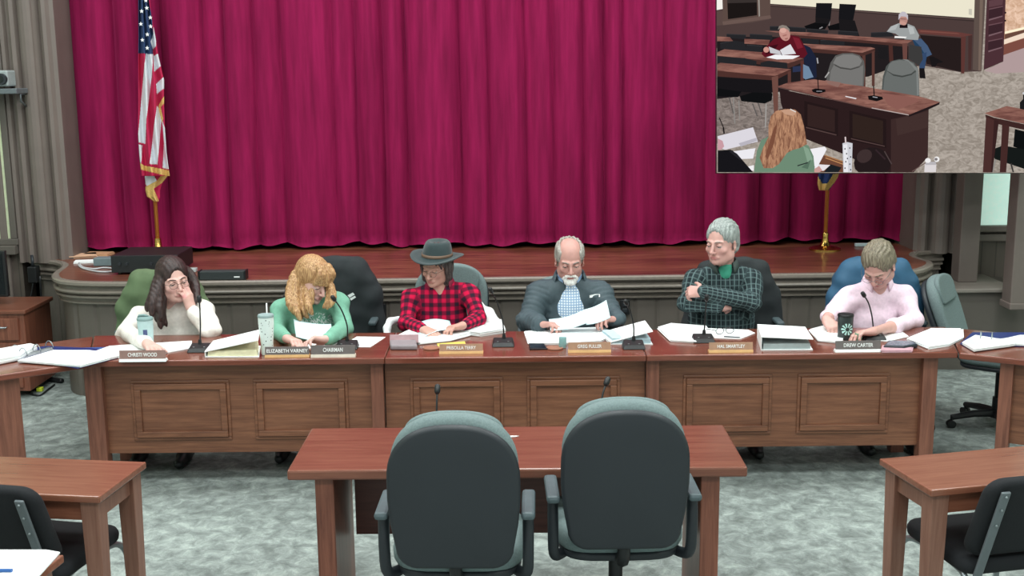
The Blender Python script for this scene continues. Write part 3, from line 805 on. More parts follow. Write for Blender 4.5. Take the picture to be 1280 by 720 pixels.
def cloth_mat(name, mode, cols, pitch=.03, rough=.9):
    """woven cloth patterned in the garment's own coordinates"""
    m, nt, b = newmat(name)
    at = nt.nodes.new('ShaderNodeAttribute'); at.attribute_name = 'cloth'; sp = nt.nodes.new('ShaderNodeSeparateXYZ'); nt.links.new(at.outputs['Vector'], sp.inputs[0])
    n = N(nt, 'ShaderNodeTexNoise', Scale=60.0, Detail=4.0); nt.links.new(coords(nt), n.inputs['Vector'])
    def stripe(ax, pt, w):
        a = N(nt, 'ShaderNodeMath', operation='MULTIPLY'); a.inputs[1].default_value = 1/pt; nt.links.new(sp.outputs[ax], a.inputs[0])
        f = N(nt, 'ShaderNodeMath', operation='PINGPONG'); f.inputs[1].default_value = .5; nt.links.new(a.outputs[0], f.inputs[0])
        g = N(nt, 'ShaderNodeMapRange'); g.inputs['From Min'].default_value = w-.06; g.inputs['From Max'].default_value = w+.06; g.inputs['To Min'].default_value = 1; g.inputs['To Max'].default_value = 0
        nt.links.new(f.outputs[0], g.inputs['Value']); return g.outputs['Result']
    def mix(a, b_, f, blend='MIX', fac=None):
        mx = N(nt, 'ShaderNodeMix', data_type='RGBA', blend_type=blend)
        for s, i in ((a, 6), (b_, 7)):
            if isinstance(s, tuple): mx.inputs[i].default_value = s
            else: nt.links.new(s, mx.inputs[i])
        if isinstance(f, float): mx.inputs[0].default_value = f
        else: nt.links.new(f, mx.inputs[0])
        return mx.outputs[2]
    def addf(a, b_, op='ADD'):
        q = N(nt, 'ShaderNodeMath', operation=op); nt.links.new(a, q.inputs[0])
        if isinstance(b_, float): q.inputs[1].default_value = b_
        else: nt.links.new(b_, q.inputs[1])
        return q.outputs[0]
    if mode == 'buffalo':        # two-tone check
        h = stripe(0, pitch, .25); v = stripe(1, pitch, .25)
        s = addf(addf(h, v), .5, 'MULTIPLY')
        col = ramp(nt, s, [(0, lin(cols[0])), (.5, lin(cols[1])), (1, lin(cols[2]))])
    elif mode == 'windowpane':   # thin light lines on dark
        h = stripe(0, pitch, .11); v = stripe(1, pitch*1.25, .09)
        dk = stripe(0, pitch*2.1, .3)
        base = mix(lin(cols[0]), lin(cols[1]), dk)
        col = mix(mix(base, lin(cols[2]), addf(v, .6, 'MULTIPLY')), lin(cols[2]), addf(h, .85, 'MULTIPLY'))
    elif mode == 'gingham':
        h = stripe(0, pitch, .2); v = stripe(1, pitch, .2)
        col = mix(lin(cols[0]), lin(cols[1]), addf(addf(h, v, 'MAXIMUM'), .8, 'MULTIPLY'))
    else:
        c = lin(cols[0]); col = ramp(nt, n.outputs['Fac'], [(.3, tuple(v*.9 for v in c[:3])+(1,)), (.7, tuple(min(1, v*1.06) for v in c[:3])+(1,))])
    if isinstance(col, tuple): b.inputs['Base Color'].default_value = col
    else: nt.links.new(col, b.inputs['Base Color'])
    b.inputs['Roughness'].default_value = rough; b.inputs['Specular IOR Level'].default_value = .25
    bump(nt, b, n.outputs['Fac'], .12, .003)
    return m
def Rxyz(yaw, pitch, roll):
    a, b, c = [math.radians(v) for v in (yaw, pitch, roll)]
    return np.array((Matrix.Rotation(a, 3, 'Z') @ Matrix.Rotation(b, 3, 'X') @ Matrix.Rotation(c, 3, 'Y')))
def head_field(F, H, R, s=1.0, fem=False, nose=1.0, mouth_w=.021, jaw=1.0, heavy=0, ears=True):
    """face looks along local -y"""
    T = lambda x, y, z: H+R @ (V3(x, y, z)*s)
    F.ell(T(0, .016, .036), V3(.074, .093, .082)*s, R, k=.01)
    F.ell(T(0, -.028, -.028), V3(.061+.004*heavy, .060, .082)*s, R, k=.03)
    F.ell(T(0, -.046, -.088), V3(.036*jaw+.006*heavy, .036, .026)*s, R, k=.03)
    for x in (-1, 1):
        if not ears: break
        F.ell(T(x*.0775, .006, -.012), V3(.007, .017, .030)*s, R @ Rxyz(x*14, 0, 0), k=.006)
        F.ell(T(x*.0815, .000, -.010), V3(.005, .009, .016)*s, R, k=.004, op=-1)
    for x in (-1, 1):
        F.ell(T(x*.046, -.005, -.068), V3(.022+.006*heavy, .034, .030)*s, R, k=.03)      # jaw corner
        F.ell(T(x*.037, -.062, -.028), V3(.020+.004*heavy, .018, .017)*s, R, k=.018)     # cheek bone
        F.ell(T(x*.031, -.094, .002), V3(.0165, .012, .0115)*s, R, k=.012, op=-1)        # eye socket
        F.cone(T(x*.012, -.084, .018), T(x*.045, -.070, .019), .0085*s, .006*s, k=.012)  # brow
    F.cone(T(0, -.086, .008), T(0, -.110, -.034), .0075*s, .0105*s*nose, k=.012)
    for x in (-1, 1): F.ell(T(x*.0115, -.098, -.037), V3(.0075, .010, .007)*s, R, k=.006)
    F.cone(T(-mouth_w, -.082, -.064), T(mouth_w, -.082, -.064), .006*s, .006*s, k=.012)
    F.cone(T(-.010, -.089, -.061), T(.010, -.089, -.061), .0055*s, .0055*s, k=.008)
    F.cone(T(-.010, -.087, -.072), T(.010, -.087, -.072), .0065*s, .0065*s, k=.008)
    F.cone(T(-mouth_w*.95, -.097, -.0665), T(mouth_w*.95, -.097, -.0665), .0022*s, .0022*s, k=.003, op=-1)
    F.ell(T(0, -.076, -.094), V3(.017, .014, .014)*s, R, k=.014)
    return T
def hand_field(F, W, d, n, side, curl=(18, 25, 18), spread=4, s=1.0, thumb=(.55, .75, .30)):
    d = np.array(d, float); d /= np.linalg.norm(d); n = np.array(n, float); n -= d*(n @ d); n /= np.linalg.norm(n)
    t = side*np.cross(d, n)
    K = .0095*s
    F.cone(W-d*.002*s, W+d*.018*s, .022*s, .020*s, k=.015)
    offs_ = (.029, .010, -.009, -.027); kl = (.086, .090, .086, .078)
    ln = ((.040, .024, .019), (.044, .028, .020), (.041, .026, .020), (.032, .020, .017))
    for i in range(4):
        kp = W+(d*kl[i]+t*offs_[i])*s-n*.002*s
        F.cone(W+(d*.012+t*offs_[i]*.55)*s, kp, .0145*s, .0112*s, k=.014)
        F.cone(W+(d*.02+t*offs_[i]*.6)*s+n*.007*s, W+(d*.07+t*offs_[i]*.9)*s+n*.006*s, .012*s, .009*s, k=.014)
        a = math.radians(curl[0]+i*2); sp_ = math.radians((1.5-i)*spread)
        dd = d*math.cos(sp_)+t*math.sin(sp_); p = kp; ang = 0
        for j in range(3):
            ang += math.radians(curl[j]+i*2.0)
            v = dd*math.cos(ang)+n*math.sin(ang)
            q = p+v*ln[i][j]*s
            F.cone(p, q, (.0098-.0009*j)*s, (.0092-.0011*j)*s, k=.0035 if j else .006); p = q
    th = d*thumb[0]+t*thumb[1]+n*thumb[2]; th /= np.linalg.norm(th)
    p = W+(d*.022+t*.022+n*.006)*s; q = p+th*.044*s; F.cone(p, q, .0155*s, .0118*s, k=.014)
    th2 = th*.8+d*.5+n*.15; th2 /= np.linalg.norm(th2); r_ = q+th2*.030*s; F.cone(q, r_, .0112*s, .0098*s, k=.005)
    th3 = th2*.85+d*.4+n*.1; th3 /= np.linalg.norm(th3); F.cone(r_, r_+th3*.023*s, .0098*s, .0078*s, k=.004)
def seg_d(v, a, b, ra, rb):
    ab = b-a; t = np.clip((v-a) @ ab/(ab @ ab), 0, 1); c = a+t[:, None]*ab
    return np.linalg.norm(v-c, axis=1)-(ra+(rb-ra)*t), t
class Person:
    def __init__(s, label, head, sh, el, wr, hands, root, top, skin, build=1.0, belly=0, sleeve=.052, cuff=.034, wrinkle=.0035, sleeve_end=1.0, ribs=0, grow=0.0, part='shirt', neckcut=None, trousers=None, chest_y=.0, fem=False, headkw={}):
        s.root = np.array((root[0], root[1], 0.0)); s.t = thing('person', label, 'person', tuple(s.root))
        w = lambda q: np.array(P(q[0], q[1], Y=q[2]))-s.root if len(q) == 3 else np.array(P(q[0], q[1], z=q[3]))-s.root
        s.H = w(head[:3]); s.R = Rxyz(*head[3:6]); s.sc = head[6]
        s.sh = [w(q)+V3((.012 if i == 0 else -.012), 0, -.042) for i, q in enumerate(sh)]; s.el = [w(q) for q in el]; s.wr = [w(q) for q in wr]
        mid = (s.sh[0]+s.sh[1])/2; s.neck = mid+V3(0, .01, .080)
        s.pel = V3(mid[0]*.5, .10, .50)
        sz = build
        # ---- garment
        def torso(F, g):
            F.ell(s.pel+V3(0, 0, .02), V3(.19*sz+g, .14+g, .13+g), k=.05)
            c = mid*.72+s.pel*.28; F.ell(c+V3(0, -.005+chest_y, -.02), V3(.165*sz+g, .115*sz+g, .19+g), k=.07)
            c = mid*.42+s.pel*.58; F.ell(c+V3(0, -.02-belly*.5, 0), V3(.165*sz+belly*.6+g, .125*sz+belly+g, .17+g), k=.09)
            F.cone(s.sh[0], s.sh[1], .055*sz+g, .055*sz+g, k=.06)
            for q in s.sh: F.cone(s.neck+V3(0, .0, -.01), q, .050+g, .046+g, k=.05)
        def arms(F, g, end):
            for i in range(2):
                e = s.el[i]+(s.wr[i]-s.el[i])*end
                F.cone(s.sh[i], s.el[i], sleeve*1.04*sz+g, sleeve*.96+g, k=.035)
                F.cone(s.el[i], e, sleeve*.94+g, (cuff+(sleeve*.9-cuff)*(1-end))+g, k=.02)
        F = Field(); torso(F, grow); arms(F, grow, sleeve_end)
        nd = s.H-s.neck
        F.cone(s.neck+V3(0, -.005, .01), s.neck+nd*.8, .058, .062, k=.012, op=-1)
        if neckcut:
            for (a, b, ra, rb) in neckcut: F.cone(s.neck+V3(*a), s.neck+V3(*b), ra, rb, k=.008, op=-1)
        bones = [(s.pel, s.neck, .16, .12), (s.sh[0], s.el[0], sleeve, sleeve), (s.sh[1], s.el[1], sleeve, sleeve), (s.el[0], s.wr[0], sleeve, cuff), (s.el[1], s.wr[1], sleeve, cuff)]
        def uv(v):
            ds = []; us = []
            for k, (a, b, ra, rb) in enumerate(bones):
                d, t = seg_d(v, a, b, ra, rb); ds.append(d)
                if k == 0: us.append(np.stack([v[:, 0]-s.neck[0], v[:, 2], np.zeros(len(v))], 1))
                else:
                    ax = (b-a)/np.linalg.norm(b-a); e1 = np.cross(ax, V3(0, 1, .2)); e1 /= np.linalg.norm(e1); e2 = np.cross(ax, e1)
                    an = np.arctan2((v-a) @ e2, (v-a) @ e1); us.append(np.stack([an*sleeve, (v-a) @ ax, np.full(len(v), float(k))], 1))
            k = np.argmin(np.array(ds), 0); us = np.array(us); return us[k, np.arange(len(v))]
        s.uv = uv
        rs = np.random.RandomState(int(abs(root[0])*100)+3); ph = rs.rand(12)*6
        def disp(v):
            q = v+.02*np.sin(v[:, [1, 2, 0]]*17+ph[:3])
            d = np.sin(q[:, 0]*31+q[:, 2]*22+ph[3])*.6+np.sin(q[:, 2]*52-q[:, 0]*19+q[:, 1]*24+ph[4])*.55+np.sin(q[:, 1]*43+q[:, 0]*33+ph[5])*.45+np.sin(q[:, 2]*85+q[:, 0]*40+ph[6])*.25
            near = np.ones(len(v))*.7
            for e in s.el+s.sh: near += 1.1*np.exp(-np.sum((v-e)**2, 1)/.010)
            u = uv(v); o = wrinkle*d*near
            if ribs: o += np.where(u[:, 2] > 0, ribs*np.abs(np.sin(u[:, 1]*PI/.032))-ribs*.5, 0)
            return o
        v, f = F.mesh(.0085)
        s.cloth = mesh_object(part, [(v, f)], top, s.t, uv=uv, disp=disp)
        # ---- body (one mesh): core, head with neck, hands with forearms
        core = Field(); torso(core, -.016)
        for i in range(2):
            core.cone(s.sh[i], s.el[i], sleeve*.8, sleeve*.66, k=.03); core.cone(s.el[i], s.wr[i], sleeve*.64, .026, k=.02)
        kn = [V3(s.pel[0]+x*.13, -.42, .52) for x in (-1, 1)]; an = [V3(s.pel[0]+x*.14, -.38-.03*x, .10) for x in (-1, 1)]
        for i, x in enumerate((-1, 1)):
            core.cone(s.pel+V3(x*.09, 0, -.01), kn[i], .075, .052, k=.03); core.cone(kn[i], an[i], .05, .034, k=.02); core.cone(an[i]+V3(0, .03, -.05), an[i]+V3(0, -.13, -.07), .032, .026, k=.02)
        parts = [core.mesh(.014)]
        Hf = Field(); T = head_field(Hf, s.H, s.R, s.sc, fem=fem, **headkw); s.T = T
        nb = T(0, .030, -.065)
        Hf.cone(s.neck+V3(0, 0, -.03), nb, .060 if not fem else .052, (.056 if not fem else .046), k=.03)
        Hf.cone(s.neck+V3(0, -.02, -.06), s.neck+V3(0, -.02, -.02), .05, .05, k=.03)
        parts.append(Hf.mesh(.0036))
        s.hands = hands
        for i in range(2):
            if hands[i] is None: continue
            Fh = Field(); d, n, curl = hands[i][:3]; kw = hands[i][3] if len(hands[i]) > 3 else {}
            start = s.el[i]+(s.wr[i]-s.el[i])*min(sleeve_end-.25, .62)
            dv = (s.wr[i]-s.el[i]); dv /= np.linalg.norm(dv)
            Fh.cone(start, s.wr[i], .030+.008*(1-sleeve_end)*2, .0245, k=.02)
            if sleeve_end < .9: Fh.cone(start, start+(s.wr[i]-start)*.4, .042, .036, k=.02)
            hand_field(Fh, s.wr[i]+dv*.012, d, n, 1 if i == 0 else -1, curl, **kw)
            parts.append(Fh.mesh(.0034))
        Ri = s.R.T
        def tint(v):
            l = ((v-s.H) @ s.R)/s.sc
            lip = np.exp(-(((l[:, 0])/.021)**4+((l[:, 2]+.0665)/.0095)**4))*(l[:, 1] < -.07)*.85
            ck = (np.exp(-((np.abs(l[:, 0])-.042)**2/.0004+(l[:, 2]+.035)**2/.0005))+.8*np.exp(-(l[:, 0]**2/.0003+(l[:, 2]+.032)**2/.0002)))*(l[:, 1] < -.03)*.28
            o = np.clip(lip+ck, 0, 1); return np.stack([o, o, o, np.ones_like(o)], 1)
        s.body = mesh_object('body', parts, skin, s.t, col=tint)
        # trousers and shoes under the desk
        Tf = Field()
        for i, x in enumerate((-1, 1)):
            Tf.cone(s.pel+V3(x*.09, 0, -.02), kn[i], .095, .07, k=.05); Tf.cone(kn[i], an[i]+V3(0, 0, .02), .068, .052, k=.03)
        Tf.ell(s.pel+V3(0, .02, -.03), V3(.175, .13, .10), k=.05)
        mesh_object('trousers', [Tf.mesh(.014)], trousers or M['navy'], s.t)
        for i, x in enumerate((-1, 1)):
            Sf = Field(); Sf.cone(an[i]+V3(0, .035, -.045), an[i]+V3(0, -.06, -.05), .045, .042, k=.02); Sf.cone(an[i]+V3(0, -.04, -.058), an[i]+V3(0, -.16, -.064), .042, .030, k=.02)
            mesh_object('shoe', [Sf.mesh(.010)], M['black'], s.t)
    def eyes(s, open_=.5, iris='4a3a2c'):
        for x in (-1, 1):
            c = s.T(x*.031, -.0765, .0005); r = .0125*s.sc
            mb = MB(); mb.ball((0, 0, 0), r, 16)
            o = mb.build('eye', M['eyewhite'], s.t, smooth=True); o.location = c
            g = s.R @ V3(0, -1, -.35); g /= np.linalg.norm(g)
            mb = MB(); mb.ball(tuple(g*r*.62), r*.50, 12); i_ = mb.build('iris', plain('iris', iris, rough=.2), o, smooth=True)
            Fl = Field(); Fl.ell(c, V3(r*1.12, r*1.12, r*1.12), s.R, k=.001)
            up = s.R @ V3(0, -.35-.6*(1-open_), 1); Fl2 = c-up/np.linalg.norm(up)*r*(1.15+.0)
            Fl.rbox(c+s.R @ V3(0, -.012, -.0115-.004*(open_)), V3(.03, .022, .010), s.R @ Rxyz(0, 18, 0), r=.001, k=.001, op=-1)
            mesh_object('eyelid', [Fl.mesh(.0016)], s.body.data.materials[0], o).location = tuple(-c)
            mb = MB(); mb.tube([s.T(x*(.031+q*.014), -.0885-.002*(1-q*q)+.004*abs(q), -.0015-.0025*open_+.0015*(1-q*q)*0) for q in (-1, -.5, 0, .5, 1)], .0013*s.sc, 6); mb.v = [tuple(np.array(v)) for v in mb.v]
            mb.build('eyelash', M['lash'], s.t, smooth=True)
    def brows(s, mat, th=.0032):
        for x in (-1, 1):
            mb = MB(); mb.tube([s.T(x*a, y, z) for a, y, z in ((.013, -.0945, .019), (.025, -.0925, .0245), (.038, -.083, .0245), (.048, -.073, .018))], [th*.9*s.sc, th*s.sc, th*s.sc, th*.5*s.sc], 8)
            mb.build('eyebrow', mat, s.t, smooth=True)
    def glasses(s, mat, w=.0225, h=.017, th=.0011):
        mb = MB()
        for x in (-1, 1):
            mb.tube([s.T(x*.0315+w*math.cos(a)*(1), -.112+.004*abs(math.cos(a)), -.004+h*math.sin(a)) for a in [2*PI*i/20 for i in range(21)]], th*s.sc, 6)
            mb.tube([s.T(x*(.0315+w), -.108, .002), s.T(x*.074, -.06, .004), s.T(x*.081, .005, .002)], th*s.sc, 6)
        mb.tube([s.T(-.0095, -.112, -.001), s.T(0, -.114, .002), s.T(.0095, -.112, -.001)], th*s.sc, 6)
        mb.build('eyeglasses', mat, s.t, smooth=True)
    def short_hair(s, mat, line=.055, thick=.010, sides=True, bald=False, seed=1, back=.09):
        F = Field(); T = s.T; sc = s.sc; R = s.R
        F.ell(T(0, .020, .040), V3(.076+thick, .095+thick, .084+thick*1.1)*sc, R, k=.01)
        F.ell(T(0, .045, -.02), V3(.072+thick*.8, .066+thick, .065)*sc, R, k=.03)
        if bald:
            F.ell(T(0, -.045, .120), V3(.060, .125, .088)*sc, R, k=.02, op=-1)
            F.ell(T(0, -.11, .02), V3(.073, .085, .13)*sc, R, k=.015, op=-1)
        else:
            F.ell(T(0, -.118, line-.080), V3(.071, .084, .104)*sc, R, k=.014, op=-1)
        for x in (-1, 1): F.ell(T(x*.085, -.010, -.045), V3(.030, .050, .048)*sc, R, k=.014, op=-1)
        F.rbox(T(0, 0, -.19+.02), V3(.2, .2, .085)*sc, R, r=.005, k=.02, op=-1)
        ph = seed
        def disp(v):
            l = ((v-s.H) @ R)/sc
            return .0022*np.sin(l[:, 0]*330+2*np.sin(l[:, 1]*60+ph))+.0016*np.sin(l[:, 0]*190-l[:, 1]*80+l[:, 2]*70+ph)
        return mesh_object('hair', [F.mesh(.0034)], mat, s.t, disp=disp)
# strands hanging from the crown, each a curved tapered lock
def long_hair(p, mat, locks, fringe=False, part=0.0, thick=.014, cut=None, amp=.0035, freq=230, lk_k=.010):
    F = Field(); T = p.T; sc = p.sc; R = p.R
    F.ell(T(0, .020, .042), V3(.080+thick*.5, .098+thick*.6, .086+thick*.7)*sc, R, k=.01)
    F.ell(T(0, .05, -.04), V3(.084, .06, .10)*sc, R, k=.04)
    c = cut or ((0, -.115, -.045), (.062, .072, .108))
    F.ell(T(*c[0]), V3(*c[1])*sc, R, k=.012, op=-1)
    for lk in locks:
        pts, rs = lk
        pts = [np.array(q) for q in catmull([Vector(q) for q in pts], 3)]
        n = len(pts)
        for i in range(n-1):
            t0 = i/(n-1); t1 = (i+1)/(n-1)
            r = lambda t: np.interp(t, np.linspace(0, 1, len(rs)), rs)
            F.cone(pts[i], pts[i+1], float(r(t0)), float(r(t1)), k=lk_k)
    def disp(v):
        l = ((v-p.H) @ R)/sc
        return amp*np.sin(l[:, 0]*freq+2.2*np.sin(l[:, 2]*22)+l[:, 1]*120)+amp*.6*np.sin(l[:, 0]*freq*.53-l[:, 1]*170+1.5*np.sin(l[:, 2]*31))
    return mesh_object('hair', [F.mesh(.0045)], mat, p.t, disp=disp)
M['eyewhite'] = plain('eye white', 'd8d4d0', rough=.3, var=.01); M['lash'] = plain('dark lashes', '2a2022', rough=.7)
M['navy'] = plain('dark trousers', '20242e', rough=.9, var=.15, scale=60)
M['jeans'] = plain('blue jeans', '3c5068', rough=.9, var=.2, scale=80)
sk1 = skin_mat('fair pink skin', 'd2a49a', 'b8706e'); sk2 = skin_mat('pale skin', 'd8ada2', 'c07a78'); sk3 = skin_mat('warm skin', 'c89a8c', 'a86460'); sk4 = skin_mat('tan skin', 'c4948a', 'a2625c')
Z = .79
DN = (0, 0, -1)
# ---- 1 cream sweater
p = Person('person with long dark hair and glasses in a cream sweater, cheek resting on one hand',
    (217, 350, 6.92, 32, 3, -7, 1.12), ((172, 390, 7.0), (256, 380, 6.98)), ((157, 416, 6.86), (264, 412, 6.80)), ((183, 429, 0, .80), (241, 389, 6.83)),
    ((( .55, -.8, -.05), DN, (14, 22, 14)), ((-.22, .02, .97), (-.75, .45, -.2), (16, 26, 24), dict(spread=2, thumb=(.6, .5, .4)))),
    ((215/1, 0), (0, 0)) and (P(215, 400, Y=7.1).x, 7.1), cloth_mat('cream knit', 'plain', ['efeae2']), sk2, build=1.08, belly=.02, sleeve=.060, cuff=.042, wrinkle=.0045, sleeve_end=.94, part='sweater', fem=True, headkw=dict(heavy=1, ears=False))
p.eyes(.4); hm = hair_mat('dark brown hair', '1e1416', '44302c'); p.brows(hm, .0026); p.glasses(M['black'])
T = p.T; G = lambda px, py, Y: np.array(P(px, py, Y=Y))-p.root
lk = []
for i, (a, b, c_, d) in enumerate([((204, 340), (198, 362), (195, 385), (196, 402)), ((208, 335), (202, 360), (203, 388), (208, 408)), ((200, 345), (192, 365), (186, 380), (184, 388)), ((206, 350), (204, 372), (200, 398), (201, 410)), ((202, 338), (194, 355), (190, 372), (190, 384)), ((206, 340), (200, 360), (199, 384), (202, 400)), ((204, 342), (196, 362), (190, 380), (190, 396))]):
    y0 = 6.90-.012*i
    lk.append(([G(*a, y0+.05), G(*b, y0), G(*c_, y0-.05), G(*d, y0-.06)], (.017, .019, .016, .006)))
for (a, b, c_, d) in [((236, 340), (242, 356), (243, 375), (238, 392)), ((232, 336), (243, 352), (246, 368), (243, 380))]:
    lk.append(([G(*a, 7.0), G(*b, 6.99), G(*c_, 6.92), G(*d, 6.88)], (.020, .020, .015, .005)))
long_hair(p, hm, lk, cut=((.008, -.118, -.018), (.058, .078, .108)), amp=.0009, freq=330, thick=.008, lk_k=.022)
people = [p]
# ---- 2 green sweatshirt
p = Person('person with long strawberry blond hair in a green printed sweatshirt holding a paper',
    (391, 350, 6.95, 48, 24, 3, 1.12), ((350, 378, 7.02), (425, 370, 7.02)), ((345, 413, 6.92), (430, 410, 6.88)), ((357, 422, 0, .815), (410, 424, 0, .82)),
    (((.75, -.6, -.12), (-.1, -.2, -1), (35, 40, 30)), ((-.85, -.35, .1), (.1, -.5, -.8), (30, 35, 25))),
    (P(388, 400, Y=7.12).x, 7.12), cloth_mat('sage green sweatshirt', 'plain', ['7cb49c']), sk2, build=1.0, belly=.03, sleeve=.056, cuff=.036, part='sweatshirt', fem=True, headkw=dict(ears=False))
p.eyes(.35); hm = hair_mat('strawberry blond hair', '8a603e', 'caa272'); p.brows(hm, .0022)
G = lambda px, py, Y: np.array(P(px, py, Y=Y))-p.root
lk = []
for i, (a, b, c_, d) in enumerate([((372, 338), (366, 358), (366, 380), (372, 396)), ((376, 335), (372, 360), (373, 384), (378, 398)), ((380, 340), (378, 365), (380, 388), (385, 397)), ((368, 342), (362, 362), (362, 380), (367, 392)), ((384, 352), (384, 370), (386, 384), (391, 393)), ((370, 350), (369, 372), (371, 390), (376, 400))]):
    y0 = 6.93-.014*i
    lk.append(([G(*a, y0+.05), G(*b, y0), G(*c_, y0-.06), G(*d, y0-.06)], (.022, .024, .020, .007)))
for (a, b, c_, d) in [((391, 340), (391, 354), (390, 368), (391, 380)), ((408, 345), (413, 358), (414, 372), (409, 386)), ((411, 350), (416, 362), (417, 374), (413, 384)), ((409, 352), (411, 366), (409, 378), (404, 385))]:
    lk.append(([G(*a, 6.93), G(*b, 6.90), G(*c_, 6.86), G(*d, 6.85)], (.014, .016, .014, .006)))
T = p.T
for i in range(9):      # fringe
    x = -.052+.013*i; lk.append(([T(x*.7, -.045, .118), T(x*.95, -.088, .085), T(x*1.1, -.104+abs(x)*.5, .040), T(x*1.12, -.102+abs(x)*.5, .022)], (.012, .012, .010, .005)))
long_hair(p, hm, lk, cut=((0, -.122, -.050), (.056, .074, .090)), amp=.0013, freq=260, thick=.010)
people.append(p)
# white collar and printed leaves on the sweatshirt
def collar(p, mat, open_=35, r=.064, h=.03, name='collar', tilt=.012):
    mb = MB(); n = 28; vs = []; fs = []
    nd = p.H-p.neck; nd /= np.linalg.norm(nd); nd = nd*.35+V3(0, 0, .65); nd /= np.linalg.norm(nd)
    e1 = V3(1, 0, 0)-nd*nd[0]; e1 /= np.linalg.norm(e1); e2 = np.cross(nd, e1)
    base = p.neck+V3(0, -.004, .010)
    for i in range(n+1):
        a = math.radians(-90+open_)+(2*PI-2*math.radians(open_))*i/n      # opens towards -y
        dr = e1*math.cos(a)+e2*math.sin(a)
        fr = max(0, math.cos(a+PI/2))**2
        for (rr, hh) in ((r, h*.2), (r*.99, h*.9), (r*1.05, h*1.05), (r*1.22, h*.25-fr*.025), (r*1.27, h*.05-fr*.035)):
            vs.append(base+dr*rr+nd*(hh-fr*tilt))
    k = 5
    for i in range(n):
        for j in range(k-1): fs.append((i*k+j, (i+1)*k+j, (i+1)*k+j+1, i*k+j+1))
    mb.add(vs, fs); o = mb.build(name, mat, p.t, smooth=True, fix=False)
    m_ = o.modifiers.new('t', 'SOLIDIFY'); m_.thickness = .004; m_.offset = 0
    return o
collar(p, M['white'], 30, r=.064, h=.034)
def surface_hit(o, root, px, py):
    d = (R_*(px-640)+U_*(360-py)+D_*FPX).normalized(); org = CAM-Vector(root)
    ok, loc, nor, i = o.ray_cast(org, d)
    return (loc, nor) if ok else (None, None)
rng = random.Random(3); mb = MB(); cnt = 0
bpy.context.view_layer.update()
for k in range(150):
    px = rng.uniform(374, 417); py = rng.uniform(391, 409)
    if ((px-397)/22)**2+((py-400)/9)**2 > 1: continue
    loc, nor = surface_hit(p.cloth, p.root, px, py)
    if loc is None or loc.y > .1: continue
    a = rng.uniform(0, PI); e1 = nor.orthogonal().normalized(); e2 = nor.cross(e1); u = e1*math.cos(a)+e2*math.sin(a); w_ = nor.cross(u)
    l_, q_ = rng.uniform(.006, .013), rng.uniform(.0015, .003); c_ = loc+nor*.0025
    mb.add([c_-u*l_, c_+w_*q_, c_+u*l_, c_-w_*q_], [(0, 1, 2, 3)])
o = mb.build('printed_leaves', M['white'], p.cloth, fix=False); o['kind'] = 'stuff'
# ---- 3 hat and plaid flannel
p = Person('person in a dark felt hat, glasses and a red and black checked shirt reading papers',
    (545, 332, 7.0, -24, 16, 4, 1.02), ((511, 366, 7.05), (589, 360, 7.05)), ((508, 404, 6.92), (598, 398, 6.92)), ((528, 411, 6.72), (581, 406, 6.74)),
    (((.62, -.75, -.1), (.2, -.1, -1), (25, 30, 20)), ((-.8, -.5, -.05), (-.1, -.3, -1), (28, 34, 22))),
    (P(548, 400, Y=7.12).x, 7.12), cloth_mat('buffalo plaid flannel', 'buffalo', ['d01246', '7c1234', '301a2c'], pitch=.052), sk3, build=1.0, sleeve=.052, cuff=.034, part='flannel_shirt', fem=True,
    neckcut=[((0, -.07, .02), (-.004, -.13, -.10), .040, .008)])
p.eyes(.4); hm = hair_mat('dark greying hair', '241c1e', '5c5250'); p.glasses(plain('thin bronze rim', '6a5048', rough=.3, metal=.5))
T = p.T; lk = []
for (x, z1_) in ((.070, -.09), (.074, -.075), (.062, -.105), (.080, -.06), (.055, -.09)):
    lk.append(([T(x, .0, .04), T(x+.010, .0, -.01), T(x+.006, -.005, -.06), T(x, -.01, z1_-.02)], (.018, .020, .017, .006)))
for (x, z1_) in ((-.070, -.10), (-.074, -.085), (-.064, -.115)):
    lk.append(([T(x, -.012, .04), T(x-.008, -.014, -.01), T(x-.002, -.022, -.06), T(x+.004, -.028, z1_)], (.014, .016, .014, .005)))
long_hair(p, hm, lk, cut=((0, -.115, -.035), (.064, .076, .11)), thick=.008)
collar(p, plain('dark red collar cloth', '8a1238'), 44, r=.070, h=.040)
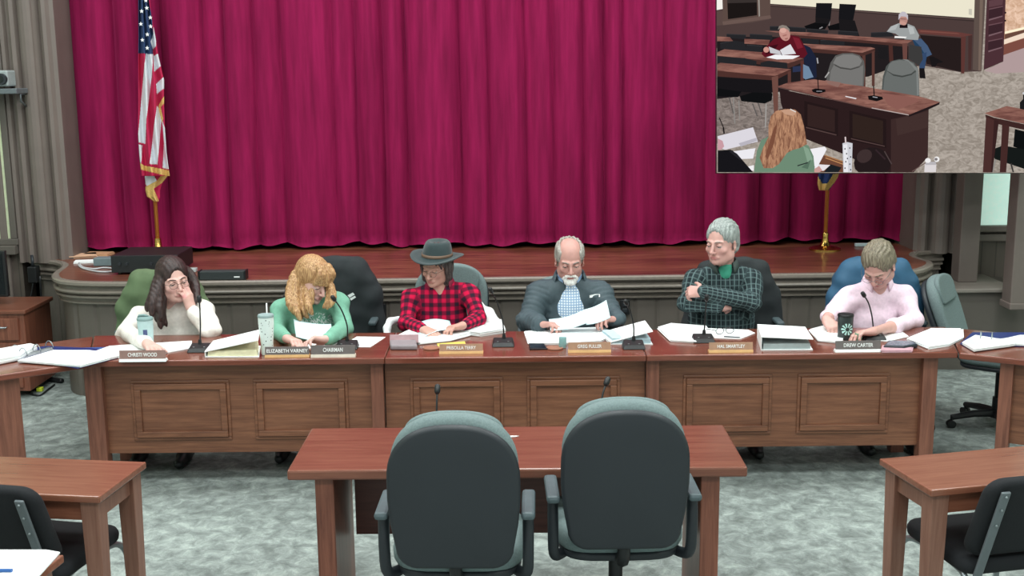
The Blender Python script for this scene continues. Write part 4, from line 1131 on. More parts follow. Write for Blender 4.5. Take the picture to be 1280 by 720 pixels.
# hat: oval crown pinched on top, curved brim, band
F = Field(); T = p.T; s_ = p.sc
Rh = p.R @ Rxyz(0, -14, 0)
TH_ = lambda x, y, z: p.H+Rh @ (V3(x, y, z)*s_)
def hat():
    mb = MB(); n = 40
    def ring(rx, ry, z, pinch=0, lift=0, dz=0):
        out = []
        for k in range(n):
            a = 2*PI*k/n; x = rx*math.cos(a); y = ry*math.sin(a)+.012
            zz = z+lift*(math.cos(a)**2)-.012*max(0, -math.sin(a))*(1 if lift else 0)
            if pinch: x *= 1-pinch*max(0, -math.sin(a))
            out.append(TH_(x, y, zz))
        return out
    rs = [ring(.078, .098, .052), ring(.105, .126, .046, lift=.006), ring(.135, .155, .044, lift=.014), ring(.155, .172, .046, lift=.024), ring(.158, .175, .050, lift=.024), ring(.154, .171, .052, lift=.024),
          ring(.13, .150, .052, lift=.014), ring(.100, .120, .054, lift=.005), ring(.088, .108, .060), ring(.086, .105, .085, .05), ring(.081, .099, .115, .14), ring(.074, .091, .138, .24), ring(.062, .078, .150, .30), ring(.045, .060, .146, .3), ring(.020, .040, .136, .2)]
    vs = [q for r in rs for q in r]; fs = []
    for j in range(len(rs)-1):
        for k in range(n): fs.append((j*n+k, j*n+(k+1) % n, (j+1)*n+(k+1) % n, (j+1)*n+k))
    fs.append(tuple((len(rs)-1)*n+k for k in range(n)))
    mb.add(vs, fs); h = mb.build('hat', plain('dark grey green felt', '2c3a3c', rough=.95, var=.08, scale=30, sheen=.2), p.t, smooth=True)
    mb = MB(); rs = [ring(.0895, .1095, .060), ring(.0905, .1105, .061), ring(.0890, .109, .078), ring(.0875, .107, .078)]
    vs = [q for r in rs for q in r]; fs = []
    for j in range(3):
        for k in range(n): fs.append((j*n+k, j*n+(k+1) % n, (j+1)*n+(k+1) % n, (j+1)*n+k))
    mb.add(vs, fs); mb.build('hat_band', plain('brown leather band', '6a5444', rough=.6), h, smooth=True)
hat()
people.append(p)
# ---- 4 grey jacket, white beard
p = Person('person with a white moustache and beard in a grey padded jacket reading papers',
    (712, 325, 6.98, 2, 16, 0, 1.08), ((672, 360, 7.06), (752, 360, 7.06)), ((661, 401, 6.93), (766, 398, 6.93)), ((673, 405, 6.80), (771, 399, 6.80)),
    (((.85, -.45, .1), (.1, -.35, -1), (30, 45, 30)), ((-.8, -.45, .15), (-.1, -.35, -1), (30, 45, 30))),
    (P(712, 400, Y=7.14).x, 7.14), cloth_mat('grey quilted nylon', 'plain', ['46545a'], rough=.55), sk4, build=1.10, belly=.035, sleeve=.060, cuff=.042, ribs=.006, grow=.012, part='jacket',
    neckcut=[((0, -.09, .03), (.004, -.16, -.10), .044, .030), ((.004, -.17, -.10), (.006, -.21, -.34), .028, .022)])
p.eyes(.25); hm = hair_mat('grey hair', '77736c', 'b4b0a8'); p.short_hair(hm, bald=True, thick=.009)
hw = hair_mat('white beard', 'cfccc8', 'f4f2ee'); p.brows(hair_mat('grey brows', '6e6660', '948c84'), .0034)
F = Field(); T = p.T
F.ell(T(0, -.068, -.097), V3(.038, .032, .030)*p.sc, p.R, k=.01)
for x in (-1, 1):
    F.cone(T(0, -.104, -.050), T(x*.026, -.090, -.060), .0085, .0075, k=.006); F.cone(T(x*.026, -.090, -.060), T(x*.036, -.076, -.080), .008, .008, k=.008)
    F.cone(T(x*.036, -.074, -.078), T(x*.014, -.082, -.104), .010, .013, k=.012)
F.ell(T(0, -.112, -.071), V3(.018, .018, .006), p.R, k=.004, op=-1)
mesh_object('beard', [F.mesh(.0032)], hw, p.t, disp=lambda v: .0012*np.sin(v[:, 0]*520+v[:, 2]*90))
# inner shirt
F = Field(); c = p.neck
F.ell(c+V3(0, -.015, -.20), V3(.12, .105, .24), k=.02); F.cone(c, c+V3(0, -.01, .02), .058, .055, k=.03)
F.cone(c+V3(0, -.005, .01), c+(p.H-c)*.8, .055, .06, k=.008, op=-1)
gm = cloth_mat('light blue gingham', 'gingham', ['eef4f8', '6a9ac8'], pitch=.016)
mesh_object('gingham_shirt', [F.mesh(.008)], gm, p.t, uv=lambda v: np.stack([v[:, 0], v[:, 2], v[:, 0]*0], 1))
collar(p, gm, 34, r=.068, h=.040)
collar(p, p.cloth.data.materials[0], 62, r=.086, h=.052, name='jacket_collar')
mb = MB()
for k in range(5):
    pass
people.append(p)
logo_p = p
# ---- 5 dark windowpane shirt, arms folded
p = Person('person with short grey hair and folded arms in a dark green checked shirt looking sideways',
    (902, 303, 7.02, -40, 6, 0, 1.12), ((868, 342, 7.08), (941, 342, 7.08)), ((859, 378, 6.98), (940, 378, 6.96)), ((897, 383, 6.88), (880, 365, 6.84)),
    (((.7, .7, .0), (.3, .6, -.2), (35, 35, 25)), ((-.72, .62, -.12), (.3, .6, -.5), (32, 34, 25))),
    (P(903, 400, Y=7.16).x, 7.16), cloth_mat('dark green windowpane check', 'windowpane', ['1e282c', '2c393c', '64797a'], pitch=.028), sk1, build=1.13, belly=.03, sleeve=.060, cuff=.042, part='checked_shirt', headkw=dict(heavy=1),
    neckcut=[((0, -.07, .02), (0, -.12, -.06), .036, .012)])
p.eyes(.5, '5a6a74'); hm = hair_mat('short silver grey hair', '737a78', 'a8b0ac'); p.short_hair(hm, line=.074, thick=.007, seed=2); p.brows(hair_mat('grey brow hair', '7c746e', '9a9088'), .0028)
collar(p, plain('dark green collar cloth', '34423f'), 34, r=.074, h=.044)
F = Field(); F.cone(p.neck+V3(0, -.03, -.03), p.neck+V3(0, -.035, .012), .052, .050, k=.01); F.cone(p.neck+V3(0, -.005, .0), p.neck+(p.H-p.neck)*.8, .055, .06, k=.006, op=-1)
mesh_object('undershirt', [F.mesh(.006)], plain('green undershirt', '3f9a80', rough=.9), p.t)
people.append(p)
# ---- 6 pink shirt, head bowed
p = Person('person in a pale pink shirt with rolled sleeves, head bowed over papers',
    (1098, 331, 6.92, -36, 44, 2, 1.14), ((1060, 364, 7.04), (1133, 362, 7.04)), ((1040, 393, 6.96), (1141, 402, 6.88)), ((1033, 399, 6.74), (1093, 414, 0, .80)),
    (((.25, -.85, -.42), (.15, .3, -1), (26, 30, 20)), ((-.95, -.25, -.02), (0, -.25, -1), (26, 30, 22))),
    (P(1095, 400, Y=7.14).x, 7.14), cloth_mat('pale pink cotton', 'plain', ['eed6e4']), sk1, build=1.12, belly=.02, sleeve=.058, cuff=.046, wrinkle=.005, sleeve_end=.52, part='dress_shirt', headkw=dict(heavy=1),
    neckcut=[((0, -.07, .02), (0, -.12, -.05), .034, .010)])
p.eyes(.2); hm = hair_mat('light brown grey hair', '5c5244', '8f8672'); p.short_hair(hm, line=.064, thick=.008, seed=3); p.brows(hm, .0028); p.glasses(plain('thin steel rim', '707880', rough=.3, metal=.6))
collar(p, p.cloth.data.materials[0], 34, r=.074, h=.044)
people.append(p)
# small chest marking on the grey jacket
bpy.context.view_layer.update()
def decal(o, root, pts, mat, name):
    mb = MB(); vs = []
    for (x, y) in pts:
        loc, nor = surface_hit(o, root, x, y)
        if loc is None: return
        vs.append(loc+nor*.003)
    mb.add(vs, [tuple(range(len(vs)))]); return mb.build(name, mat, o, fix=False)
decal(logo_p.cloth, logo_p.root, [(737, 369), (744, 368), (750, 368), (750, 371), (744, 371.5), (737, 372)], M['white'], 'chest_logo')
# ================================================================== chairs and coats behind the desk
def seat_at(px, label, sc=.95, yc=7.22, rz=180, dz=0):
    c = copy_tree(sw); x = P(px, 400, Y=yc).x; place_at(c, x, yc, math.radians(rz)); c.scale = (1.04, 1, sc); c['label'] = label; c['group'] = 'swivel chairs along the dais'
    return c, x
def coat(px, yc, sc, name, label, mat, folds, seed=1, half=.27, low=.55, sleeves=True, cat='jacket', top=None, yb=.275):
    x = P(px, 400, Y=yc).x; F = Field(); top = top or (1.105*sc)
    F.cone((-half*.55, 0, top-.06), (half*.55, 0, top-.06), .075, .075, k=.03)
    F.rbox((0, .01, (top+low)/2-.06), (half-.06, .045, (top-low)/2-.08), r=.05, k=.05)
    F.cone((-half*.55, 0, top-.07), (-half+.03, -.01, top-.24), .07, .065, k=.05); F.cone((half*.55, 0, top-.07), (half-.03, -.01, top-.24), .07, .065, k=.05)
    if sleeves:
        for s in (-1, 1):
            F.cone((s*(half-.03), -.01, top-.22), (s*(half+.01), -.03, low+.12), .065, .055, k=.03); F.cone((s*(half+.01), -.03, low+.12), (s*(half-.04), -.04, low-.06), .055, .048, k=.03)
    F.rbox((0, .0, top-.02), (.10, .03, .02), r=.02, k=.03)
    rs = random.Random(seed); ph = [rs.uniform(0, 6) for _ in range(6)]
    def disp(v): return .55*folds*(np.sin(v[:, 0]*38+2*np.sin(v[:, 2]*9+ph[0])+ph[1])+.6*np.sin(v[:, 0]*22-v[:, 2]*30+ph[2])+.5*np.sin(v[:, 2]*46+v[:, 0]*12+ph[3]))
    o = mesh_object(name, [F.mesh(.011)], mat, None, disp=disp)
    o.location = (x, yc+yb, 0); tag(o, label, cat)
    return o
seat_at(196, 'swivel chair under the olive coat behind the cream sweater', .90)
coat(190, 7.22, .92, 'olive_coat', 'olive green coat draped over the chair behind the cream sweater', plain('olive coat cloth', '5c7050', rough=.85, var=.15, scale=10), .008, 2, half=.27, low=.45)
seat_at(410, 'swivel chair under the black jacket behind the long strawberry blond hair', .96)
cj = coat(410, 7.22, .985, 'black_jacket', 'black jacket with small white chest marking hung behind the strawberry blond hair', plain('black fleece', '22282b', rough=.85, var=.15, scale=8), .007, 3, half=.285, low=.5)
seat_at(562, 'grey green swivel chair behind the hat and red checked shirt', .95)
seat_at(706, 'swivel chair mostly hidden behind the grey padded jacket', .87)
seat_at(925, 'swivel chair under the dark coat behind the folded arms', .92)
coat(925, 7.22, .95, 'dark_coat', 'dark charcoal coat draped over the chair behind the folded arms', plain('charcoal coat cloth', '23292b', rough=.85, var=.15, scale=8),   .008, 4, half=.275, low=.45)
seat_at(1106, 'swivel chair under the blue jacket behind the pale pink shirt', .91)
coat(1108, 7.22, .945, 'blue_jacket', 'blue jacket draped over the chair behind the pale pink shirt', plain('blue jacket cloth', '2e5a78', rough=.7, var=.15, scale=8), .007, 5, half=.275, low=.5)
bpy.context.view_layer.update()
for (pts, nm) in (([(434.5, 369), (441, 365.5), (443.5, 368), (437, 372)], 'chest_logo'), ([(437, 373), (443.5, 369.5), (445, 371.5), (439, 375.5)], 'chest_logo')):
    decal(cj, cj.location, pts, M['white'], nm)
# white coat lying over the arms of the third chair
F = Field()
g = lambda px, py, Y: np.array(P(px, py, Y=Y))
a0 = [g(600, 381, 7.12), g(608, 390, 7.05), g(617, 404, 6.98), g(624, 419, 6.95)]
for i in range(3): F.cone(a0[i], a0[i+1], (.018, .035, .045)[i], (.035, .045, .05)[i], k=.02)
a1 = [g(604, 396, 7.0), g(605, 412, 6.98)]; F.cone(a1[0], a1[1], .03, .04, k=.03)
o = mesh_object('white_coat', [F.mesh(.008)], plain('white cloth', 'e6e9e6', rough=.9, var=.05), None, disp=lambda v: .006*np.sin(v[:, 0]*60-v[:, 2]*35))
tag(o, 'white cloth bundled at the chair arm right of the red checked shirt', 'coat')
F = Field(); pts = [g(498, 399, 7.12), g(488, 402, 7.08), g(484, 410, 7.05), g(484, 419, 7.02)]
for i in range(3): F.cone(pts[i], pts[i+1], .02, .024, k=.02)
o = mesh_object('white_scarf', [F.mesh(.006)], M['white'], None); tag(o, 'white cloth end curling out left of the red checked shirt', 'cloth')
# ================================================================== papers
def W(px, py, z): p = P(px, py, z=z); return Vector((p.x, p.y, p.z))
def sheets(pix, label, z=ZT+.001, th=.004, mat=None, name='paper_sheets', lines=None, curl=0, cat='papers', group=None):
    q = [W(x, y, z) for x, y in pix]; c = sum(q, Vector())/len(q)
    t = thing(name, label, cat, (c.x, c.y, z), 0, group)
    poly = [(p.x-c.x, p.y-c.y) for p in q]
    mb = MB(); n = max(1, int(th/.004)); rs = random.Random(int(pix[0][0]))
    for i in range(n):
        dx, dy, a = rs.uniform(-.006, .006)*(i > 0), rs.uniform(-.006, .006)*(i > 0), rs.uniform(-.03, .03)*(i > 0)
        mb.prism([(x*math.cos(a)-y*math.sin(a)+dx, x*math.sin(a)+y*math.cos(a)+dy) for x, y in poly], i*th/n+.0001, (i+1)*th/n-.0003)
    mb.build('sheet_stack', mat or M['white'], t)
    if lines:
        mb = MB(); (u0, u1, v0, v1, k) = lines
        # rows of print follow the longest edge
        a, b, d = Vector(poly[0]), Vector(poly[1]), Vector(poly[-1])
        for i in range(k):
            v = v0+(v1-v0)*i/max(1, k-1); e = rs.uniform(.75, 1)
            s0 = a+(b-a)*u0+(d-a)*v; s1 = a+(b-a)*(u0+(u1-u0)*e)+(d-a)*v
            nn = (s1-s0).normalized().orthogonal()*.0016
            mb.add([(s0.x-nn.x, s0.y-nn.y, th+.0004), (s1.x-nn.x, s1.y-nn.y, th+.0004), (s1.x+nn.x, s1.y+nn.y, th+.0004), (s0.x+nn.x, s0.y+nn.y, th+.0004)], [(0, 1, 2, 3)])
        o = mb.build('print_lines', M['ink'], t, fix=False); o['kind'] = 'stuff'
    return t
M['ink'] = plain('grey print', '8c969c', rough=.8)
def held(corners, label, sag=.02, mat=None, name='held_paper', th=.0012, bow=.0):
    """corners: 4 x (px, py, Y) in order; a thin curved sheet"""
    q = [P(c[0], c[1], Y=c[2]) for c in corners]; c = sum(q, Vector())/4
    nrm_ = (q[1]-q[0]).cross(q[3]-q[0]).normalized()
    def fn(u, v):
        p = q[0]*(1-u)*(1-v)+q[1]*u*(1-v)+q[2]*u*v+q[3]*(1-u)*v
        return p-c+nrm_*(sag*math.sin(PI*u)+bow*math.sin(PI*v))
    mb = MB(); mb.grid(fn, 12, 9); o = mb.build(name, mat or M['white'], None, smooth=True, fix=False); o.location = c
    m_ = o.modifiers.new('t', 'SOLIDIFY'); m_.thickness = th; m_.offset = 0
    tag(o, label, 'paper'); return o
def ring_binder(pages_l, pages_r, bar, rings, label, cover=None, z=ZT+.001, thl=.03, thr=.012):
    c = W(*bar[0], z); t = thing('ring_binder', label, 'binder', (c.x, c.y, z))
    def poly(px, zz): return [((W(x, y, zz)-c).x, (W(x, y, zz)-c).y) for x, y in px]
    if cover:
        mb = MB(); mb.prism(poly(cover, z), 0, .003); mb.build('cover', plain('navy binder cover', '1c2c6a', rough=.4), t)
    for i, (px, th) in enumerate(((pages_l, thl), (pages_r, thr))):
        mb = MB(); n = 4
        for k in range(n): mb.prism([(x+.002*math.sin(k*2+i), y+.002*math.cos(k*3)) for x, y in poly(px, z+th)], .0035+th*k/n, .0035+th*(k+1)/n-.0006)
        pg = mb.build('pages', M['white'], t)
        mb = MB(); P4 = poly(px, z+th); a, b, d = Vector(P4[0]), Vector(P4[1]), Vector(P4[-1])
        for k in range(9):
            v = .12+.8*k/9; s0 = a+(b-a)*.12+(d-a)*v; s1 = a+(b-a)*(.6+.3*((k*7) % 3)/3)+(d-a)*v; nn = (s1-s0).normalized().orthogonal()*.0014
            mb.add([(s0.x-nn.x, s0.y-nn.y, th+.0042), (s1.x-nn.x, s1.y-nn.y, th+.0042), (s1.x+nn.x, s1.y+nn.y, th+.0042), (s0.x+nn.x, s0.y+nn.y, th+.0042)], [(0, 1, 2, 3)])
        o = mb.build('print_lines', M['ink'], pg, fix=False); o['kind'] = 'stuff'
    b0, b1 = W(*bar[0], z+.02)-c, W(*bar[1], z+.02)-c; d = (b1-b0); d.z = 0; ln = d.length; d.normalize(); e = Vector((-d.y, d.x, 0))
    mb = MB(); vs = []
    for p in (b0, b1):
        for (u, h) in ((-.02, .004), (-.012, .016), (.012, .016), (.02, .004)): vs.append(Vector((p.x, p.y, 0))+e*u+Vector((0, 0, h)))
    mb.add(vs, [(0, 1, 5, 4), (1, 2, 6, 5), (2, 3, 7, 6), (0, 4, 7, 3), (3, 2, 1, 0), (4, 5, 6, 7)]); mb.build('ring_plate', M['steel'], t)
    for f in rings:
        p = b0.lerp(b1, f); p.z = 0
        mb = MB(); mb.tube([p+e*(.030*math.cos(a))+Vector((0, 0, .012+.042*math.sin(a))) for a in [PI*i/12 for i in range(13)]], .0028, 8); mb.build('ring', M['steel'], t, smooth=True)
    return t
ring_binder([(0, 436), (38, 429.5), (46, 432), (26, 444), (-4, 450)], [(22, 451), (66, 438), (112, 438), (152, 444), (100, 457.5)], [(17, 446), (63, 433)], (.25, .62, .97),
    'open ring binder full of pages on the far left wing desk', cover=[(-10, 452), (20, 451), (60, 454.5), (97, 461), (116, 456), (154, 446), (120, 436), (60, 433), (0, 438)])
ring_binder([(1203, 428), (1219, 419), (1250, 424), (1280, 420), (1300, 424), (1262, 431), (1218, 437)], [(1248, 425), (1275, 419), (1310, 420), (1310, 432), (1262, 430)], [(1219, 421), (1254, 424)], (.2, .6), 
    'open ring binder with two raised rings on the right wing desk', cover=[(1200, 430), (1215, 416), (1300, 416), (1310, 434), (1262, 433), (1218, 440)], thl=.016)
for a in (
    ([(110, 443), (137, 433.5), (172, 431), (240, 427), (239, 436), (205, 442), (150, 448)], 'loose white pages beside the pale water bottle', .006, (.1, .8, .2, .7, 5)),
    ([(100, 437.5), (104, 435), (150, 434), (140, 438)], 'blue folder edge under the pages left of the cream sweater', .003, None),
    ([(365, 434.5), (386, 428), (424, 428), (410, 436), (366, 437)], 'white page under the hand holding the tilted paper', .004, None),
    ([(425, 434), (446, 421), (482, 421.5), (463, 434)], 'single white page right of the second microphone stem', .002, None),
    ([(495, 424), (520, 412), (574, 413), (588, 420), (562, 427), (524, 431)], 'spread stack of papers before the red checked shirt', .022, (.1, .9, .2, .8, 5)),
    ([(569, 417), (592, 404), (626, 404), (632, 416), (600, 421)], 'large white sheets beside the red checked sleeve', .028, (.1, .8, .2, .8, 5)),
    ([(546, 430), (581, 427), (583, 434), (549, 436)], 'yellow folder edge behind the third wooden nameplate', .003, None),
    ([(656, 416), (700, 412.5), (750, 411), (768, 420), (750, 428), (700, 431), (661, 431)], 'wide spread of white papers before the grey padded jacket', .012, (.1, .9, .2, .8, 5)),
    ([(822, 412), (838, 407), (882, 410), (890, 421), (870, 429), (838, 427)], 'folded white papers left of the folded arms', .016, None),
    ([(884, 411), (935, 413), (944, 417), (926, 424), (893, 423)], 'printed pages with eyeglasses on them before the folded arms', .005, (.1, .9, .2, .8, 5)),
    ([(1012, 414), (1034, 407.5), (1060, 413), (1052, 430), (1022, 427)], 'white papers under the pointing hand of the pink shirt', .014, None),
    ([(1080, 425), (1092, 420), (1128, 415), (1136, 421), (1110, 427)], 'white page under the forearm of the pink shirt', .003, None),
    ([(1134, 426), (1166, 413.5), (1203, 414), (1204, 424), (1186, 433), (1161, 437)], 'large pile of white pages on the desk corner at right', .016, (.1, .9, .2, .8, 6)),
    ([(-6, 689), (58, 689), (75, 692), (48, 722), (-6, 722)], 'white printed papers on the nearest table corner, bottom left', .006, (.1, .5, .1, .6, 5)),
    ([(1102, 441), (1104, 434), (1141, 434), (1140, 440.5)], 'pinkish notebook under the dark device on the right', .012, None),
):
    mt = {'blue folder edge under the pages left of the cream sweater': plain('blue folder', '2a4c8c'), 'yellow folder edge behind the third wooden nameplate': plain('yellow folder', 'd8c25a'), 'pinkish notebook under the dark device on the right': plain('pink cover', 'c49aa4')}.get(a[1])
    sheets(a[0], a[1], th=a[2], lines=a[3], mat=mt, name='notebook' if 'notebook' in a[1] else 'folder' if 'folder' in a[1] else 'paper_sheets', cat='notebook' if 'notebook' in a[1] else 'folder' if 'folder' in a[1] else 'papers')
held([(367, 399, 6.80), (414, 405, 6.78), (416, 427, 6.62), (370, 421, 6.62)], 'pale tilted page held up before the green sweatshirt', .012, M['paperblue'])
held([(521, 404, 6.86), (562, 401, 6.84), (566, 412, 6.70), (524, 425, 6.58)], 'curved page lifted over the stack before the red checked shirt', -.02, M['paperblue'])
held([(686, 399, 6.80), (728, 388, 6.80), (733, 404, 6.70), (688, 413, 6.70)], 'left half of the pages held by the white-bearded person', .015, M['paperblue'])
held([(728, 387.5, 6.80), (758, 375, 6.82), (763, 397, 6.70), (733, 406, 6.70)], 'right half of the pages held by the white-bearded person', .012, M['paperblue'])
# white binders lying closed or propped
def wedge_binder(base, top, h0, h1, label, page=None, inner=None):
    c = W(*base[0], ZT); t = thing('white_binder', label, 'binder', (c.x, c.y, ZT+.001))
    b = [W(x, y, ZT)-c for x, y in base]
    mb = MB(); mb.prism([(p.x, p.y) for p in b], 0, .004); mb.build('back_cover', M['white'], t)
    mb = MB(); cx_ = sum(p.x for p in b)/4; cy_ = sum(p.y for p in b)/4
    for k in range(5): mb.prism([(cx_+(p.x-cx_)*(.93-.004*k), cy_+(p.y-cy_)*(.90-.004*k)) for p in b], .0045+k*.006, .0045+k*.006+.005)
    mb.build('pages', page or M['paperblue'], t)
    # raised front cover hinged on the side b0-b3, height h0 at hinge, h1 at the free edge
    q = [Vector((b[0].x, b[0].y, h0)), Vector((b[1].x, b[1].y, h1)), Vector((b[2].x, b[2].y, h1)), Vector((b[3].x, b[3].y, h0))]
    u = Vector((0, 0, .004)); mb = MB(); mb.add(q+[p+u for p in q], [(0, 1, 2, 3), (4, 7, 6, 5), (0, 4, 5, 1), (1, 5, 6, 2), (2, 6, 7, 3), (3, 7, 4, 0)]); mb.build('front_cover', M['white'], t)
    s_ = [Vector((b[0].x, b[0].y, 0)), Vector((b[3].x, b[3].y, 0)), Vector((b[3].x, b[3].y, h0+.004)), Vector((b[0].x, b[0].y, h0+.004))]; dx = (b[1]-b[0]).normalized()*-.004; dx.z = 0
    mb = MB(); mb.add(s_+[p+dx for p in s_], [(0, 1, 2, 3), (4, 7, 6, 5), (0, 4, 5, 1), (1, 5, 6, 2), (2, 6, 7, 3), (3, 7, 4, 0)]); mb.build('spine', M['white'], t)
    return t
wb = wedge_binder([(257, 447), (324, 447), (326, 433), (268, 433)], None, .03, .095, 'white binder propped half open left of the spotted tumbler', plain('cream pages', 'f0ecc8', rough=.8))
wedge_binder([(952, 438.5), (1016, 438), (1006, 422), (947, 422)], None, .075, .060, 'white lever binder lying between the folded arms and the pink shirt', plain('grey divider sheets', 'a8b4b4', rough=.6))
wedge_binder([(764, 431), (816, 431), (806, 417), (750, 419)], None, .012, .075, 'white binder with its cover tilted up right of the bearded person', plain('blue divider pages', 'b4ccd4', rough=.7))
# ================================================================== nameplates
def nameplate(px0, px1, yt, yb, words, plate, base, label, txt='white', w_=None):
    a = P(px0, yb, z=ZT); b = P(px1, yb, z=ZT); W_ = (b.x-a.x); c = (a+b)/2; h = (yb-yt)/FPX*c.y*1.06
    t = thing('nameplate', label, 'nameplate', (c.x, c.y, ZT), 0)
    mb = MB(); mb.add([(-W_/2, 0, 0), (W_/2, 0, 0), (W_/2, .045, 0), (-W_/2, .045, 0), (-W_/2, .004, h*.25), (W_/2, .004, h*.25), (W_/2, .03, h*.25), (-W_/2, .03, h*.25)], [(0, 3, 2, 1), (4, 5, 6, 7), (0, 1, 5, 4), (1, 2, 6, 5), (2, 3, 7, 6), (3, 0, 4, 7)])
    mb.build('base', base, t, bevel=.001)
    mb = MB(); mb.box((0, .012, h*.6), (W_*.985, .006, h*.78), rot=Matrix.Rotation(math.radians(-8), 3, 'X')); pl = mb.build('plate', plate, t, bevel=.0008)
    text_mesh('lettering', words, h*.46, M['letter'], pl, (0, .0075, h*.60), (PI/2-math.radians(8)*1, 0, 0), width=W_*(w_ or .8))
M['letter'] = plain('white lettering', 'f4f4f2', rough=.6, var=.01)
rose = plain('rose brown plate', '94746c', rough=.5); grey = plain('grey plate', '6e6664', rough=.5); tan = plain('tan plate', 'b08a70', rough=.5); goldw = plain('light gold wood base', 'd2a870', rough=.5)
nameplate(149, 207, 438.5, 452.5, 'CHRISTI WOOD', rose, M['white'], 'rose brown nameplate on a white base at the far left seat', w_=.62)
nameplate(331, 386.5, 434, 447, 'ELIZABETH VARNEY', grey, goldw, 'grey nameplate with two words beside the chairman plate', w_=.92)
nameplate(388.5, 444, 432, 447, 'CHAIRMAN', grey, plain('pale base', 'd8cfc0'), 'grey plate lettered chairman on the desk', w_=.44)
nameplate(549, 604, 430.5, 442.5, 'PRISCILLA TERRY', tan, goldw, 'tan nameplate before the red checked shirt', w_=.66)
nameplate(710, 764, 428.5, 441, 'GREG FULLER', tan, goldw, 'tan nameplate before the white-bearded person', w_=.56)
nameplate(886, 942, 428.5, 441, 'HAL SMARTLEY', tan, goldw, 'tan nameplate before the folded arms', w_=.62)
nameplate(1044, 1102, 426.5, 440.5, 'DREW CARTER', grey, M['white'], 'grey nameplate on a white base before the pink shirt', w_=.64)
# ================================================================== microphones
def microphone(bx, by, pts, label, z=ZT, w=.13, d=.10):
    c = W(bx, by, z); t = thing('gooseneck_microphone', label, 'microphone', (c.x, c.y, z+.001), 0, 'gooseneck microphones')
    mb = MB(); mb.add([(-w/2, -d/2, 0), (w/2, -d/2, 0), (w/2, d/2, 0), (-w/2, d/2, 0), (-w*.42, -d*.30, .022), (w*.42, -d*.30, .022), (w*.42, d*.42, .040), (-w*.42, d*.42, .040)], [(0, 3, 2, 1), (4, 5, 6, 7), (0, 1, 5, 4), (1, 2, 6, 5), (2, 3, 7, 6), (3, 0, 4, 7)])
    b = mb.build('base', M['black'], t, bevel=.006)
    mb = MB()
    for x in (-.03, .03): mb.lathe([(.006, .0), (.006, .003)], (x, -.018, .026), 10)
    mb.build('button', M['steel'], b)
    q = [P(x, y, Y=c.y+.03+dy)-c for x, y, dy in pts]
    start = Vector((q[0].x, .03, .03)); q = [start]+q[1:]
    cv = catmull(q, 6)
    mb = MB(); mb.lathe([(.012, 0), (.009, .03)], (start.x, start.y, .03), 12); mb.build('neck_socket', M['black'], t, smooth='auto')
    mb = MB(); mb.tube(cv, .0042, 8); mb.build('gooseneck', M['black'], t, smooth=True)
    e = cv[-1]; dr = (cv[-1]-cv[-3]).normalized()
    mb = MB(); mb.tube([e-dr*.004, e+dr*.004, e+dr*.012, e+dr*.034, e+dr*.040], [.006, .0115, .013, .012, .006], 12); mb.build('microphone_head', M['black'], t, smooth=True)
    return t
microphone(250, 439, [(250, 430, 0), (250.5, 410, 0), (250, 390, 0), (249.3, 378, 0)], 'gooseneck microphone standing before the cream sweater')
microphone(434, 435, [(434, 428, 0), (434, 408, 0), (427, 388, 0), (419, 376, -.03)], 'gooseneck microphone bending left before the green sweatshirt')
microphone(629, 432, [(630, 424, 0), (628, 400, 0), (621, 378, 0), (615, 366, -.03)], 'gooseneck microphone between the red checked shirt and the grey jacket')
microphone(792, 435, [(792, 428, 0), (792, 408, 0), (788, 390, 0), (784, 381, -.02)], 'gooseneck microphone right of the white-bearded person')
microphone(879, 427, [(880, 420, 0), (881, 404, 0), (882, 388, 0), (883, 376, -.02)], 'gooseneck microphone before the folded arms')
microphone(1092, 424, [(1092, 418, 0), (1090, 396, 0), (1086, 380, 0), (1081, 371, -.02)], 'gooseneck microphone before the pink shirt')
c0_ = W(548, 562, ZT); microphone(548, 562, [(548, 552, 0), (546, 525, .03), (546, 505, .05), (546.5, 492, .07)], 'gooseneck microphone on the conference table behind the left tall chair')
microphone(752, 556, [(752, 546, 0), (751, 515, .03), (753, 495, .05), (757, 482, .07)], 'gooseneck microphone on the conference table behind the right tall chair')
# ================================================================== cups, bottles and small things
def tumbler(px, py, r0, r1, h, mat, name, label, cat, lid=None, straw=None, z=ZT):
    c = W(px, py, z); t = thing(name, label, cat, (c.x, c.y+r0, z+.001))
    mb = MB(); mb.lathe([(r0*.9, 0), (r0, .006), (r0*1.0, h*.3), (r1, h*.8), (r1, h)], n=32); b = mb.build('body', mat, t, smooth='auto')
    if lid:
        mb = MB(); mb.lathe([(r1*1.04, h), (r1*1.05, h+.008), (r1*.96, h+.014), (r1*.4, h+.018)], n=32); mb.build('lid', lid, t, smooth='auto')
    if straw:
        mb = MB(); mb.tube([(0.004, .008, h*.6), (.006, .008, h+.075)], .0038, 8); mb.build('straw', M['white'], t, smooth=True)
    return t, b
def spotted(name, basec, spot, scale=60.0, th=.33):
    m, nt, b = newmat(name); v = N(nt, 'ShaderNodeTexVoronoi', Scale=scale); nt.links.new(coords(nt), v.inputs['Vector'])
    nt.links.new(ramp(nt, v.outputs['Distance'], [(th-.04, lin(spot)), (th, lin(basec))]), b.inputs['Base Color']); b.inputs['Roughness'].default_value = .35; return m
t, b = tumbler(181, 437, .040, .044, .165, plain('pale blue bottle', 'b8d4d4', rough=.35), 'water_bottle', 'pale blue water bottle with a dark label before the cream sweater', 'bottle', lid=plain('grey green lid', '7c9896'))
mb = MB(); q = [(.0425*math.sin(a), -.0425*math.cos(a)) for a in [math.radians(x) for x in (-2, 8, 18, 28)]]
